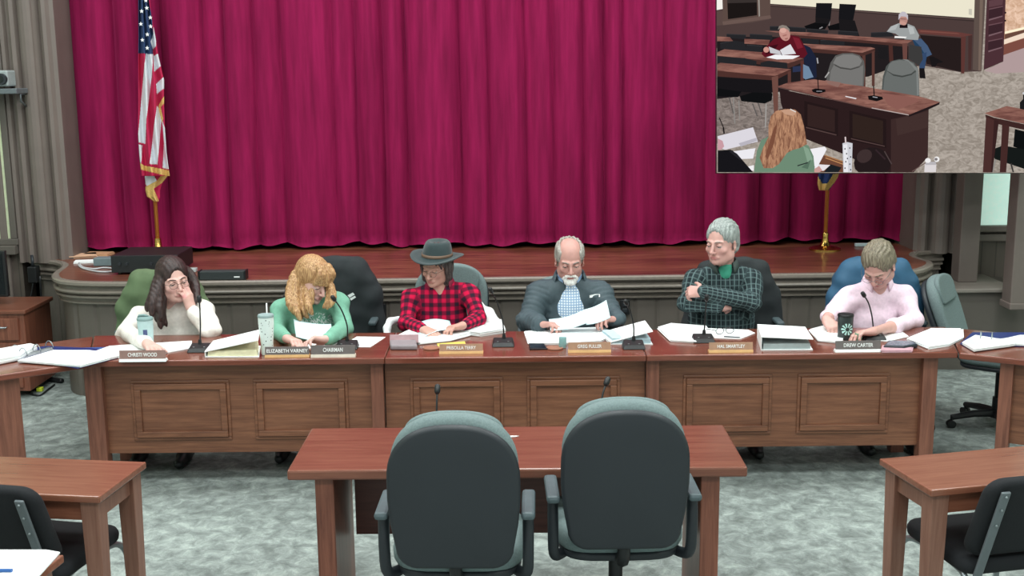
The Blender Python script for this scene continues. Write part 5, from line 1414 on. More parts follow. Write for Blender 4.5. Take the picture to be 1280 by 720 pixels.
mb.add([(x*1.03, y*1.03, .03) for x, y in q]+[(x*1.06, y*1.06, .115) for x, y in q], [(i, i+1, i+5, i+4) for i in range(3)]); mb.build('label_band', plain('slate label', '4a5680'), t, fix=False)
mb = MB(); mb.tube([(-.038, 0, .178), (-.032, 0, .19), (-.005, 0, .192), (.02, 0, .185)], .007, 8); mb.build('cap_loop', plain('grey green cap', '7c9896'), t, smooth=True)
tumbler(333, 445, .034, .043, .215, spotted('white tumbler with dark marks', 'e4f0ec', '28343a', 55.0, .20), 'spotted_tumbler', 'white tumbler with small dark marks and a straw before the green sweatshirt', 'tumbler', lid=plain('clear grey lid', '8ca0a0'), straw=True)
t, b = tumbler(1058.5, 426, .042, .044, .135, plain('dark can', '2e3838', rough=.35), 'dark_cup', 'dark cup with a pale radiating emblem before the pink shirt', 'cup', lid=M['black'])
mb = MB()
for k in range(10):
    a = 2*PI*k/10
    pts = []
    for (rr, da) in ((.010, -.16), (.034, -.2), (.036, .14), (.012, .2)):
        u = rr*math.cos(a+da); v = .066+rr*math.sin(a+da); th_ = u/.0445; pts.append((.0455*math.sin(th_), -.0455*math.cos(th_), v))
    mb.add(pts, [(0, 1, 2, 3)])
mb.build('emblem', plain('mint emblem', 'b8e4dc'), b, fix=False)
def small_glass(px, py, label, col, h=.06, r=.022):
    c = W(px, py, ZT); m, nt, b = newmat('tinted glass '+col); b.inputs['Base Color'].default_value = lin(col); b.inputs['Transmission Weight'].default_value = .6; b.inputs['Roughness'].default_value = .1
    mb = MB(); mb.lathe([(r*.85, 0), (r, h*.2), (r, h), (r*.88, h), (r*.86, h*.12)], n=24); o = mb.build('drinking_glass', m, smooth='auto'); o.location = (c.x, c.y+r, ZT+.001); tag(o, label, 'glass')
small_glass(703.5, 436, 'small pale blue glass between the coaster and the middle nameplate', 'b4dcdc')
small_glass(1074, 428, 'small green glass right of the dark emblem cup', 'a4d8bc', .05, .020)
def disc(px, py, label):
    c = W(px, py, ZT); mb = MB(); mb.lathe([(.044, 0), (.047, .003), (.046, .008), (.038, .009), (.036, .006)], n=32); o = mb.build('coaster', plain('brown coaster', '9c6c58', rough=.5), smooth='auto'); o.location = (c.x, c.y, ZT+.001); tag(o, label, 'coaster')
disc(539, 436, 'round brown coaster beside the glasses case'); disc(693.5, 436, 'round brown coaster beside the black phone')
def block(pix, h, mat, name, label, cat, bev=.004, lidm=None):
    q = [W(x, y, ZT) for x, y in pix]; c = sum(q, Vector())/len(q); t = thing(name, label, cat, (c.x, c.y, ZT+.001))
    mb = MB(); mb.prism([(p.x-c.x, p.y-c.y) for p in q], 0, h); mb.build('body', mat, t, bevel=bev)
    if lidm: mb = MB(); mb.prism([((p.x-c.x)*.88, (p.y-c.y)*.84) for p in q], h, h+.0012); mb.build('screen_glass', lidm, t)
    return t
block([(662, 438), (661, 431), (680, 431), (684, 437.5)], .009, M['black'], 'mobile_phone', 'black phone lying left of the coaster before the grey jacket', 'phone', .002, plain('dark glass', '0c1020', rough=.1))
block([(1104, 437), (1110, 430), (1142, 431), (1147, 435), (1130, 438)], .022, plain('dark device shell', '262c34', rough=.3), 'handheld_device', 'dark handheld device lying on the pinkish notebook', 'device', .006, plain('grey glass', '5c6874', rough=.15))
t = block([(488, 438), (487, 430), (520, 430), (522, 438)], .030, plain('grey case shell', '8c8488', rough=.5), 'glasses_case', 'open grey glasses case at the left of the red checked shirt', 'case', .010)
mb = MB(); mb.box((0, .055, .035), (.165, .006, .05), rot=Matrix.Rotation(math.radians(-25), 3, 'X')); mb.build('open_lid', plain('rose case lining', 'a48488', rough=.6), t, bevel=.002)
def eyeglasses(px, py, label, z):
    c = W(px, py, z); mb = MB()
    for s in (-1, 1):
        mb.tube([Vector((s*.033+.025*math.cos(a), 0, .022+.019*math.sin(a))) for a in [2*PI*i/18 for i in range(19)]], .0018, 6)
        mb.tube([(s*.058, 0, .026), (s*.062, .07, .02), (s*.058, .13, .006)], .0018, 6)
    mb.tube([(-.009, 0, .026), (0, -.002, .029), (.009, 0, .026)], .0016, 6)
    o = mb.build('eyeglasses', M['black'], smooth=True); o.location = (c.x, c.y, z+.001); o.rotation_euler = (0, 0, .3); tag(o, label, 'eyeglasses')
eyeglasses(906, 418, 'eyeglasses lying on the printed pages before the folded arms', ZT+.007)
mb = MB(); a, b = W(905, 421, ZT+.008), W(926, 422, ZT+.008); mb.tube([a, a.lerp(b, .9), b], [.004, .004, .001], 8); o = mb.build('pen', M['dark'], smooth=True); tag(o, 'dark pen on the printed pages before the folded arms', 'pen')
mb = MB(); a, b = W(-4, 713, ZT+.012), W(15, 713, ZT+.012); mb.tube([a, b], .006, 8); o = mb.build('marker_pen', plain('blue pen', '2a5c9c')); tag(o, 'blue marker on the papers at bottom left', 'pen')
# ================================================================== things on the stage
def block_at(px0, px1, pyb, depth, h, zbase):
    a = P(px0, pyb, z=zbase); b = P(px1, pyb, z=zbase); return (a+b)/2, b.x-a.x
c, w_ = block_at(142, 222, 343, .4, .13, ZS)
t = thing('audio_rack_unit', 'black audio unit on the stage behind the long dark hair', 'amplifier', (c.x, c.y, ZS+.001))
mb = MB(); mb.bb(-w_/2, w_/2, 0, .42, .012, .14); mb.build('casing', M['black'], t, bevel=.006)
mb = MB(); mb.bb(-w_/2-.005, w_/2+.005, -.008, 0, .015, .138); fp = mb.build('front_plate', plain('black brushed face', '1c2022', rough=.4), t, bevel=.002)
for x in (-.18, -.13, .05, .12, .17): mb = MB(); mb.tube([(x, -.008, .08), (x, -.022, .08)], .011, 12); mb.build('knob', M['dark'], fp, smooth='auto')
for x in (-w_/2+.04, w_/2-.04):
    for y in (.04, .37): mb = MB(); mb.lathe([(.015, 0), (.015, .012)], (x, y, 0), 12); mb.build('foot', M['black'], t)
c, w_ = block_at(249, 304, 351, .1, .07, ZS)
t = thing('soundbar', 'low black speaker bar on the stage edge right of the long dark hair', 'speaker', (c.x, c.y+.02, ZS+.001))
mb = MB(); mb.bb(-w_/2, w_/2, 0, .09, .0, .062); b = mb.build('casing', plain('charcoal grille', '2a3132', rough=.7), t, bevel=.006)
mb = MB(); mb.bb(-w_/2-.012, -w_/2, .0, .09, 0, .066); mb.build('end_cap', M['black'], t, bevel=.003)
mb = MB(); mb.bb(w_/2, w_/2+.012, .0, .09, 0, .066); mb.build('end_cap', M['black'], t, bevel=.003)
mb = MB(); mb.bb(w_/2-.07, w_/2-.03, -.002, 0, .018, .026); mb.build('maker_badge', M['white'], b)
c = P(241, 340, z=ZS); mb = MB(); mb.bb(-.03, .03, -.03, .03, 0, .03); o = mb.build('wall_charger', plain('silver adapter', 'a8b0b0', rough=.3), bevel=.006); o.location = (c.x, c.y, ZS+.001); tag(o, 'small silver adapter left of the low speaker bar', 'adapter')
def flat_stack(cpx, cpy, w, d, h, mat, name, label, cat, rz=.2, n=3):
    c = P(cpx, cpy, z=ZS); mb = MB(); rs = random.Random(int(cpx))
    for i in range(n): mb.bb(-w/2+rs.uniform(-.01, .01), w/2+rs.uniform(-.01, .01), -d/2+rs.uniform(-.01, .01), d/2, h*i/n, h*(i+1)/n-.001)
    o = mb.build(name, mat); o.location = (c.x, c.y, ZS+.001); o.rotation_euler = (0, 0, rz); tag(o, label, cat)
flat_stack(104, 321, .22, .16, .02, plain('peach envelopes', 'e0b898'), 'envelope_pile', 'peach envelopes on the stage floor at far left', 'envelopes', .35)
flat_stack(124, 319, .20, .14, .02, plain('tan envelopes', 'c89c78'), 'envelope_pile', 'tan envelopes on the stage between the peach ones and the black audio unit', 'envelopes', -.1)
flat_stack(106, 328, .16, .10, .015, M['white'], 'paper_pile', 'white papers on the stage in front of the peach envelopes', 'papers', .2)
c, w_ = block_at(117, 139, 333, .1, .06, ZS)
t = thing('power_supply', 'grey power supply box left of the black audio unit', 'adapter', (c.x, c.y, ZS+.001))
mb = MB(); mb.bb(-w_/2, w_/2, 0, .10, 0, .062); mb.build('casing', plain('blue grey shell', '6c7c80', rough=.5), t, bevel=.006)
mb = MB(); mb.bb(w_/2, w_/2+.006, .01, .09, .005, .058); mb.build('end_plate', plain('pale end', 'c4d4d8'), t)
mb = MB(); pts = [P(x, y, z=ZS+.008) for x, y in ((99, 329), (104, 334), (118, 336), (130, 334.5), (142, 336), (140, 339), (124, 339.5), (104, 335.5), (98, 331))]
mb.tube(catmull(pts, 5), .006, 8); o = mb.build('white_cable', plain('pale grey cable', 'c8ccd0', rough=.4), smooth=True); tag(o, 'pale cable looped on the stage floor before the power supply', 'cable')
c = P(1078, 308, z=ZS); mb = MB(); mb.bb(-.06, .06, -.02, .02, 0, .025); o = mb.build('white_box', M['paperblue'], bevel=.004); o.location = (c.x, c.y, ZS+.001); tag(o, 'small white box on the stage left of the bowed head', 'box')
# ================================================================== flags
def banner(name_parts, px_regions, outline, Yp, pole_px, parent, nz=110, nx=44, depth=.05, freq=3.0):
    """draped cloth: rows follow the outline (y, xl, xr); colours follow the sewn fields"""
    ys = [o[0] for o in outline]; y0, y1 = ys[0], ys[-1]
    def L(y): return np.interp(y, ys, [o[1] for o in outline]), np.interp(y, ys, [o[2] for o in outline])
    verts = []; pc = []
    for j in range(nz):
        y = y0+(y1-y0)*j/(nz-1); a, b = L(y)
        for i in range(nx):
            s_ = i/(nx-1); x = a+(b-a)*s_
            dy = -depth*(.5+.5*math.cos(2*PI*freq*s_+.8*math.sin(y*.02)))-.05*math.sin(PI*s_)
            p = P(x, y, Y=Yp+dy); verts.append(p); pc.append((x, y))
    def inside(x, y, poly):
        c = False; n = len(poly); j = n-1
        for i in range(n):
            xi, yi = poly[i]; xj, yj = poly[j]
            if (yi > y) != (yj > y) and x < (xj-xi)*(y-yi)/(yj-yi)+xi: c = not c
            j = i
        return c
    faces = {k: [] for k in name_parts}
    for j in range(nz-1):
        for i in range(nx-1):
            a = j*nx+i; f = (a, a+nx, a+nx+1, a+1); x = (pc[a][0]+pc[a+nx+1][0])/2; y = (pc[a][1]+pc[a+nx+1][1])/2; k = None
            for nm, poly in px_regions:
                if inside(x, y, poly): k = nm
            faces[k or px_regions[0][0]].append(f)
    o_ = []
    for nm, mat in name_parts.items():
        if not faces[nm]: continue
        used = sorted({i for f in faces[nm] for i in f}); mp = {v: i for i, v in enumerate(used)}
        mb = MB(); mb.add([verts[i]-parent.location for i in used], [tuple(mp[i] for i in f) for f in faces[nm]])
        o = mb.build(nm, mat, parent, smooth=True, fix=False); m_ = o.modifiers.new('t', 'SOLIDIFY'); m_.thickness = .003; m_.offset = 0; o_.append(o)
    return o_
bp = P(198.5, 319, z=ZS)
t = thing('national_flag', 'stars and stripes flag with gold fringe hanging on a wooden pole at left', 'flag', (bp.x, bp.y, ZS))
tp = P(173, -60, Y=bp.y+.0)
mb = MB(); mb.tube([(0, 0, .01), (tp.x-bp.x, 0, tp.z-ZS)], .016, 12); mb.build('flagpole', M['polewood'], t, smooth=True)
mb = MB(); mb.lathe([(.15, 0), (.15, .015), (.06, .03), (.03, .07), (.025, .14)], n=28); mb.build('pole_base', M['brass'], t, smooth='auto')
q = P(196.5, 307, Y=bp.y)-t.location
mb = MB(); mb.tube([q+Vector((0, 0, -.02)), q+Vector((0, 0, .02))], .021, 12); mb.build('ferrule', M['white'], t, smooth=True)
usm = {'red_stripes': plain('flag red', 'b8184a', rough=.8, var=.08, scale=12), 'white_stripes': plain('flag white', 'd8dce2', rough=.8, var=.04), 'blue_canton': plain('flag blue', '26406a', rough=.8), 'gold_fringe': M['gold'], 'side_fringe': M['gold']}
out_ = [(-60, 172, 180), (-20, 172, 184), (0, 173, 187), (20, 173, 189), (45, 173.5, 194), (70, 173, 198), (100, 173, 205), (130, 173, 205), (160, 172.5, 206), (190, 174, 208), (206, 175.5, 210), (220, 177, 212)]
rg = [('red_stripes', [(150, -99), (220, -99), (220, 260), (150, 260)]),
      ('blue_canton', [(165, -99), (189, -99), (186, 0), (190, 25), (192, 45), (191, 68), (165, 66)]),
      ('white_stripes', [(185, -99), (200, -99), (195, 40), (195, 58), (191, 62), (188, 52), (192, 42)]),
      ('white_stripes', [(192, 70), (200, 66), (202, 82), (192.5, 90)]), ('white_stripes', [(195, 105), (207, 94), (208, 108), (196, 118)]),
      ('white_stripes', [(182, 67), (191.5, 68), (190, 95), (186, 125), (183, 150), (182, 180), (173, 178), (173, 165), (176, 130), (179, 100)]),
      ('white_stripes', [(196, 132), (203, 142), (200, 170), (197, 206), (187, 205), (190, 180), (193, 155)]),
      ('white_stripes', [(203, 150), (206, 160), (209, 195), (211, 212), (203, 210), (205, 180)]),
      ('white_stripes', [(173, 180), (178, 182), (176.5, 205), (174, 200)]),
      ('gold_fringe', [(174, 203), (180, 207), (196, 210), (215, 214), (215, 222), (196, 217), (184, 214), (175, 212)]),
      ('side_fringe', [(207, 117), (209, 120), (206, 128), (201, 134), (204, 148), (203, 154), (199, 140), (198, 132)])]
Yp = bp.y-.06
banner(usm, rg, out_, Yp, None, t, nz=330, nx=90, depth=.06)
# lower folded corner behind the main drape
banner({'red_stripes': usm['red_stripes'], 'white_stripes': usm['white_stripes'], 'gold_fringe': M['gold']},
    [('red_stripes', [(150, 150), (230, 150), (230, 260), (150, 260)]), ('white_stripes', [(180, 200), (189, 212), (196, 226), (184, 234), (180, 225)]),
     ('gold_fringe', [(212, 212), (212, 222), (192, 236), (199, 252), (194, 253), (182, 244), (181, 234), (196, 226), (205, 214)]),
     ('gold_fringe', [(181, 240), (200, 252), (193, 240)])][:3],
    [(205, 179, 210), (218, 181, 211), (228, 182, 203), (238, 182, 200), (246, 184, 200), (252, 193, 198)], Yp+.05, None, t, nz=90, nx=60, depth=.02, freq=2)
def star(c, r, e1, e2):
    pts = [c+e1*(rr*math.sin(a))+e2*(rr*math.cos(a)) for k in range(10) for a, rr in [(PI*k/5, r if k % 2 == 0 else r*.42)]]
    return pts
mb = MB()
for (x, y) in ((182.3, 0.5), (183.5, 10), (188, 22), (188.2, 33), (184.2, 43), (184, 60), (176, 30), (177, 14), (178, 50), (181, -12), (186, -22)):
    mb.add(star(P(x, y, Y=Yp-.115)-t.location, .017, Vector((1, 0, 0)), Vector((0, 0, 1))), [tuple(range(10))])
o = mb.build('white_stars', M['white'], t); o['kind'] = 'stuff'
m_ = o.modifiers.new('t', 'SOLIDIFY'); m_.thickness = .002
# right flag with brass stand
bp = P(1031, 312, z=ZS)
t = thing('state_flag', 'blue flag with gold fringe on a wooden pole and brass stand at right', 'flag', (bp.x, bp.y, ZS))
mb = MB(); mb.lathe([(.125, 0), (.125, .012), (.10, .022), (.045, .035), (.030, .06), (.024, .10), (.026, .13), (.020, .14)], n=36); mb.build('brass_stand', M['brass'], t, smooth='auto')
tp = P(1036.5, 190, Y=bp.y)-t.location
mb = MB(); mb.tube([(0, 0, .12), tp, tp*1.6-Vector((0, 0, .05))], .0155, 12); mb.build('flagpole', M['polewood'], t, smooth=True)
banner({'blue_field': plain('flag blue field', '1e3a74', rough=.8), 'gold_fringe': M['gold']},
    [('blue_field', [(900, 0), (1100, 0), (1100, 300), (900, 300)]), ('gold_fringe', [(1023, 221), (1028, 230), (1034, 229), (1041, 218), (1049, 215), (1049, 205), (1060, 205), (1060, 218), (1046, 224), (1040, 232), (1034, 239), (1020, 239), (1018, 222)])],
    [(120, 1024, 1062), (160, 1024, 1060), (200, 1024, 1054), (214, 1023.5, 1050), (222, 1022.5, 1047), (230, 1022, 1042), (238, 1024, 1036)], bp.y-.05, None, t, nz=70, nx=30, depth=.03, freq=2)
# ================================================================== left wall things
c = P(42, 343, Y=9.02)
t = thing('wall_control_box', 'small black box on the left wall beside the stage corner', 'control box', (c.x, 9.03, c.z))
mb = MB(); mb.bb(-.035, .035, -.045, .04, -.065, .065); mb.build('casing', M['black'], t, bevel=.008)
mb = MB(); mb.tube([(0, -.02, .065), (.005, -.02, .11), (-.005, 0, .15)], .012, 8); mb.build('plug', M['dark'], t, smooth=True)
mb = MB(); mb.tube(catmull([(c.x, 9.0, c.z-.06), (c.x-.03, 8.98, c.z-.2), (c.x-.09, 8.96, c.z-.36), (c.x-.02, 8.95, c.z-.47), (c.x+.02, 8.94, c.z-.75), (c.x+.0, 8.93, .012)], 6), .006, 8); o = mb.build('black_cable', M['black'], smooth=True); tag(o, 'thin black cable hanging down the left wall under the black box', 'cable')
mb = MB(); mb.tube(catmull([P(50, 345, Y=8.95), P(52, 380, Y=8.95), P(55, 440, Y=8.95), P(57, 470, Y=8.95)], 4), .008, 8); o = mb.build('black_cable', M['black'], smooth=True); tag(o, 'straight dark cable in the corner between left wall and stage', 'cable')
c = P(4, 98, Y=8.9)
t = thing('wall_camera', 'grey video camera on a wall shelf at upper left', 'camera', (c.x, 8.9, c.z))
mb = MB(); mb.bb(-.09, .055, -.05, .10, -.06, .06); b = mb.build('casing', plain('grey camera shell', '9aa4a4', rough=.4), t, bevel=.012)
mb = MB(); mb.tube([(.012, -.05, -.005), (.012, -.085, -.005)], .042, 24); ln = mb.build('lens_barrel', M['dark'], t, smooth='auto')
mb = MB(); mb.tube([(.012, -.084, -.005), (.012, -.089, -.005)], .026, 20); mb.build('lens_glass', plain('lens glass', '101418', rough=.05), ln)
mb = MB(); mb.bb(-.22, .13, -.09, .16, -.115, -.075); mb.build('shelf', M['greymetal'], t, bevel=.006)
mb = MB(); mb.tube([(.10, .15, -.12), (.12, .0, -.12), (.11, .02, -.17), (.10, .15, -.22)], .008, 8); mb.build('bracket', M['greymetal'], t, smooth=True)
# cabinet and screen at the left edge
a = P(28, 392, Y=8.1)
t = thing('side_cabinet', 'reddish wooden cabinet at the far left edge by the wall', 'cabinet', (a.x, 8.1, 0))
zt_ = P(28, 388, Y=8.1).z
mb = MB(); mb.bb(-.75, 0, .02, .50, .05, zt_-.03); mb.build('body', M['cherryv'], t, bevel=.004)
mb = MB(); mb.bb(-.78, .02, 0, .52, zt_-.03, zt_); mb.build('cabinet_top', M['cherry'], t, bevel=.006)
mb = MB(); mb.bb(-.35, -.04, .0, .02, zt_-.22, zt_-.06); d_ = mb.build('drawer', M['cherryv'], t, bevel=.004)
mb = MB(); mb.tube([(-.25, -.03, zt_-.12), (-.12, -.03, zt_-.12)], .007, 8); mb.tube([(-.25, 0, zt_-.12), (-.25, -.03, zt_-.12)], .005, 6); mb.tube([(-.12, 0, zt_-.12), (-.12, -.03, zt_-.12)], .005, 6); mb.build('handle', M['steel'], d_, smooth=True)
mb = MB(); mb.bb(-.35, -.04, .0, .02, .08, zt_-.24); d_ = mb.build('door', M['cherryv'], t, bevel=.004)
mb = MB(); mb.ball((-.07, -.015, zt_*.6), .015, 12); mb.build('knob', M['steel'], d_, smooth=True)
m0 = P(8, 385, Y=8.25); m1 = P(8, 315, Y=8.25)
t = thing('monitor', 'black monitor standing on the cabinet at the far left edge', 'monitor', (m0.x, 8.3, zt_+.001))
mb = MB(); mb.bb(-.55, 0, 0, .04, .06, m1.z-zt_); b = mb.build('housing', M['black'], t, bevel=.008)
mb = MB(); mb.bb(-.53, -.02, -.003, 0, .08, m1.z-zt_-.02); mb.build('screen_glass', plain('blank dark glass', '0a0e14', rough=.1), b)
mb = MB(); mb.bb(-.38, -.17, -.08, .12, 0, .015); mb.bb(-.30, -.25, .03, .06, .01, .12); mb.build('stand', M['black'], t, bevel=.004)
# cables on the carpet under the wing desk
mb = MB(); mb.tube(catmull([W(40, 462, .02), W(50, 468, .02), (W(64, 474, .02)), W(78, 476, .02)], 5), .018, 10); o = mb.build('black_hose', M['black'], smooth=True); tag(o, 'thick black hose on the carpet under the left wing desk', 'hose')
mb = MB(); mb.tube(catmull([W(68, 481, .008), W(60, 487, .008), W(50, 494, .008), W(38, 492, .008), W(40, 488, .008), W(52, 486, .008)], 6), .007, 8); o = mb.build('floor_cable', M['black'], smooth=True); tag(o, 'looped black cable with a yellow plug on the carpet at left', 'cable')
q = W(50, 487, .012); mb = MB(); mb.bb(-.022, .022, -.018, .018, 0, .03); u = mb.build('yellow_plug', plain('yellow plastic', 'c8d838', rough=.5), o, bevel=.004); u.location = q-Vector((0, 0, .012))
# ================================================================== picture-in-picture inset of the rear of the room, added as a glowing hanging panel
SD = 8.15
sx0, sx1, sy0, sy1 = 896, 1281.5, -2, 216
k_ = SD/FPX
def loc2(px, py): return ((px-1088)*k_, (108-py)*k_)
scr = thing('inset_panel', 'picture-in-picture inset of the rear of the room with seated people on an added panel', 'inset picture')  # added panel carrying the overlaid inset, not a screen in the room
mm = Matrix.Identity(4); o3 = CAM+(R_*(1088-640)+U_*(360-108)+D_*FPX)*(SD/FPX)
for i in range(3): mm[i][0] = R_[i]; mm[i][1] = U_[i]; mm[i][2] = -D_[i]; mm[i][3] = o3[i]
scr.matrix_world = mm
a = loc2(sx0, sy0); b = loc2(sx1, sy1)
mb = MB(); mb.bb(a[0], b[0]+.03, b[1], a[1]+.03, -.06, -.004); mb.build('housing', M['black'], scr, bevel=.004)  # added black backing for the inset panel
for x in (-.7, .7):
    mb = MB(); mb.tube([(x, a[1]+.02, -.03), (x, a[1]+.02+1.2, .20)], .012, 8); mb.build('added_rod', M['black'], scr)  # added rods to hang the inset panel
_em = {}
def EM(c):
    if c not in _em: _em[c] = emit('glowing inset colour '+c, c)
    return _em[c]
def EMN(name, c1, c2, scale, stretch=(1, 1, 1), dist=1.0):
    m, nt, b = newmat(name); n = N(nt, 'ShaderNodeTexNoise', Scale=scale, Detail=5.0, Roughness=.65, Distortion=dist); nt.links.new(coords(nt, stretch), n.inputs['Vector'])
    nt.links.new(ramp(nt, n.outputs['Fac'], [(.38, lin(c1)), (.62, lin(c2))]), b.inputs['Emission Color']); b.inputs['Emission Strength'].default_value = 1
    b.inputs['Base Color'].default_value = (0, 0, 0, 1); b.inputs['Specular IOR Level'].default_value = 0; return m
_lay = [0]
def pic(name, *polys):  # lighter and darker polys paint highlights and shading as flat colour
    """polys: (colour or material, [pixel points]) painted in order on the inset panel face; one flat mesh per depicted thing"""
    mats = []; mb = MB()
    for col, pts in polys:
        m_ = EM(col) if isinstance(col, str) else col
        if m_ not in mats: mats.append(m_)
        mb.cur = mats.index(m_); _lay[0] += 1; z = -.004+.00022*_lay[0]
        q = []
        for (x, y) in pts: q.append((min(max(x, 896), 1281.4), min(max(y, -1.9), 216)))
        vs = [(*loc2(x, y), z) for x, y in q]
        ar = sum(vs[i][0]*vs[(i+1) % len(vs)][1]-vs[(i+1) % len(vs)][0]*vs[i][1] for i in range(len(vs)))
        if ar < 0: vs = vs[::-1]
        mb.add(vs, [tuple(range(len(vs)))])
    bm = bmesh.new(); me = bpy.data.meshes.new(name); me.from_pydata(mb.v, [], mb.f)
    for m_ in mats: me.materials.append(m_)
    me.polygons.foreach_set('material_index', mb.mi)
    bm.from_mesh(me); bmesh.ops.triangulate(bm, faces=bm.faces, ngon_method='EAR_CLIP'); bm.to_mesh(me); bm.free(); me.update()
    o = bpy.data.objects.new(name, me); C.objects.link(o); o.parent = scr; return o
def el(cx, cy, rx, ry, a0=0, a1=360, rot=0, n=18):
    r = math.radians(rot); out = []
    for i in range(n if a1-a0 == 360 else n+1):
        a = math.radians(a0+(a1-a0)*i/n); x, y = rx*math.cos(a), -ry*math.sin(a); out.append((cx+x*math.cos(r)-y*math.sin(r), cy+x*math.sin(r)+y*math.cos(r)))
    return out
def ln(x0, y0, x1, y1, w=.7):
    d = math.hypot(x1-x0, y1-y0); nx, ny = -(y1-y0)/d*w, (x1-x0)/d*w; return [(x0+nx, y0+ny), (x1+nx, y1+ny), (x1-nx, y1-ny), (x0-nx, y0-ny)]
carp = EMN('lit picture of carpet', '8d8379', 'b4aaa0', 16, (1, 1.6, 1), 1.5); carpd = EMN('lit picture of shaded carpet', '6c625d', '968a84', 18, (1, 2.2, 1), 1.5)
woodp = EMN('lit picture of table wood', '6e4640', '9a6c60', 5, (1, 6, 1), .5)
pic('pictured_carpet', (carp, [(896, -2), (1282, -2), (1282, 216), (896, 216)]), (carpd, [(896, 118), (985, 118), (975, 170), (940, 180), (896, 180)]))
pic('pictured_wall', ('4d3d3b', [(896, -2), (1232, -2), (1227, 89), (1200, 90), (1155, 82), (1060, 90), (896, 60)]),
    ('ece6cf', [(962, -2), (1219, -2), (1218.5, 22.5), (1088, 13.5), (962, 4.5)]), ('f4f0ea', [(896, -2), (903.5, -2), (903.5, 11), (896, 12.5)]),
    ('3c302f', [(962, 4.5), (1088, 13.5), (1219, 22.5), (1219, 27), (1088, 17), (962, 8)]), ('64524e', [(962, 5.6), (1088, 14.6), (1219, 24), (1219, 25), (1088, 15.6), (962, 6.6)]),
    ('5d4f49', [(1218.5, -2), (1232, -2), (1227, 89), (1216, 87)]), ('75645a', [(1225, -2), (1229, -2), (1226, 88), (1223, 88)]), ('c8c4b4', [(1211, 11), (1215, 11), (1215, 19), (1211, 18)]),
    ('5a4844', [(896, 14), (962, 8), (962, 24), (940, 28), (896, 32)]))
pic('pictured_window', ('5c4a44', [(903, -2), (963, -2), (963, 22), (904, 31)]), ('1c1716', [(909, -2), (946, -2), (946.5, 19), (910, 24)]), ('38312f', [(909, -2), (946, -2), (946, 3), (909, 4)]), ('9a948c', [(947.5, -2), (949.5, -2), (950, 20), (948.5, 21)]), ('6a5650', [(903, 27), (963, 19), (964, 23), (904, 31.5)]))
pic('pictured_doorway', ('a87860', [(1255, -2), (1282, -2), (1282, 62), (1254, 70)]), (EMN('lit picture of brickwork', 'caa284', 'f0cdb4', 20), [(1257, -2), (1282, -2), (1282, 34), (1256, 41)]), ('fff4d4', [(1256, 39.5), (1282, 33.5), (1282, 36.5), (1256, 42.5)]), ('6a4a3e', [(1256, 43), (1282, 37), (1282, 41), (1256, 50)]),
    ('f2dcc8', [(1255, 49.5), (1282, 40.5), (1282, 47), (1255, 55.5)]), ('7c4c42', [(1255, 56), (1282, 47.5), (1282, 60), (1254, 69)]), ('b09a9a', [(1254, 69), (1282, 59.5), (1282, 90), (1245, 92), (1230, 88.5), (1253, 78)]))
pic('pictured_door', ('4c3036', [(1233.5, -2), (1257, -2), (1254, 77), (1229.5, 87.5)]), ('5e4046', [(1236, 1), (1254, -2), (1253, 6), (1236, 9)]), *[(c, p) for i in range(3) for c, p in (
    ('3c262c', [(1236-i*.4, 12+i*20), (1253.5-i*.3, 8+i*20), (1253-i*.3, 20+i*19.5), (1235.5-i*.4, 25+i*20)]), ('7a5e64', [(1236-i*.4, 24+i*19.7), (1253-i*.3, 19.5+i*19.5), (1253-i*.3, 21+i*19.5), (1236-i*.4, 26+i*19.7)]), ('6c4e54', [(1236-i*.4, 11+i*20), (1253.5-i*.3, 7.5+i*20), (1253.5-i*.3, 8.7+i*20), (1236-i*.4, 12.4+i*20)]))], ('2a1c20', el(1256.5, 16, 1.2, 1.2)), ('2a1c20', el(1256.3, 26, 1.2, 1.2)))
pic('pictured_side_bench', ('261d1d', [(1150, 44), (1202, 48), (1201, 90), (1158, 80)]), ('663c38', [(1147, 36.5), (1196, 40), (1216, 43.5), (1202, 46.5), (1148, 42)]), ('7c4c44', [(1150, 38), (1196, 41.5), (1200, 43), (1150, 40)]), ('5c3632', [(1201, 46), (1207, 46), (1205, 92), (1201, 92)]), ('48302e', [(1210, 45), (1215, 44), (1213.5, 88), (1210, 88)]))
pic('pictured_stacked_chair', ('17171a', [(1020, 4), (1040, 4.2), (1038, 24), (1019, 22.5)]), ('101012', [(1005, 33), (1019, 28), (1036, 29), (1031, 37), (1008, 37)]), ('8c8a8c', ln(1024, 36, 1028, 34)), ('8c8a8c', ln(1037, 24, 1036, 33, .5)), ('1b191b', [(1019, 22), (1038, 24), (1036, 30), (1019, 29)]))
pic('pictured_stacked_chair', ('17171a', [(1049, 5), (1070, 6), (1066, 26), (1048, 24)]), ('101012', [(1034, 33), (1048, 29), (1066, 30), (1062, 38), (1036, 38)]), ('98969a', ln(1053, 38, 1067, 35)), ('98969a', ln(1067, 26, 1065, 36, .5)), ('1b191b', [(1048, 24), (1068, 26), (1074, 46), (1050, 46)]))
pic('pictured_seating_shade', ('221d1f', [(896, 47), (960, 46), (1088, 52), (1135, 58), (1135, 78), (1085, 96), (1020, 104), (1000, 112), (896, 124)]))
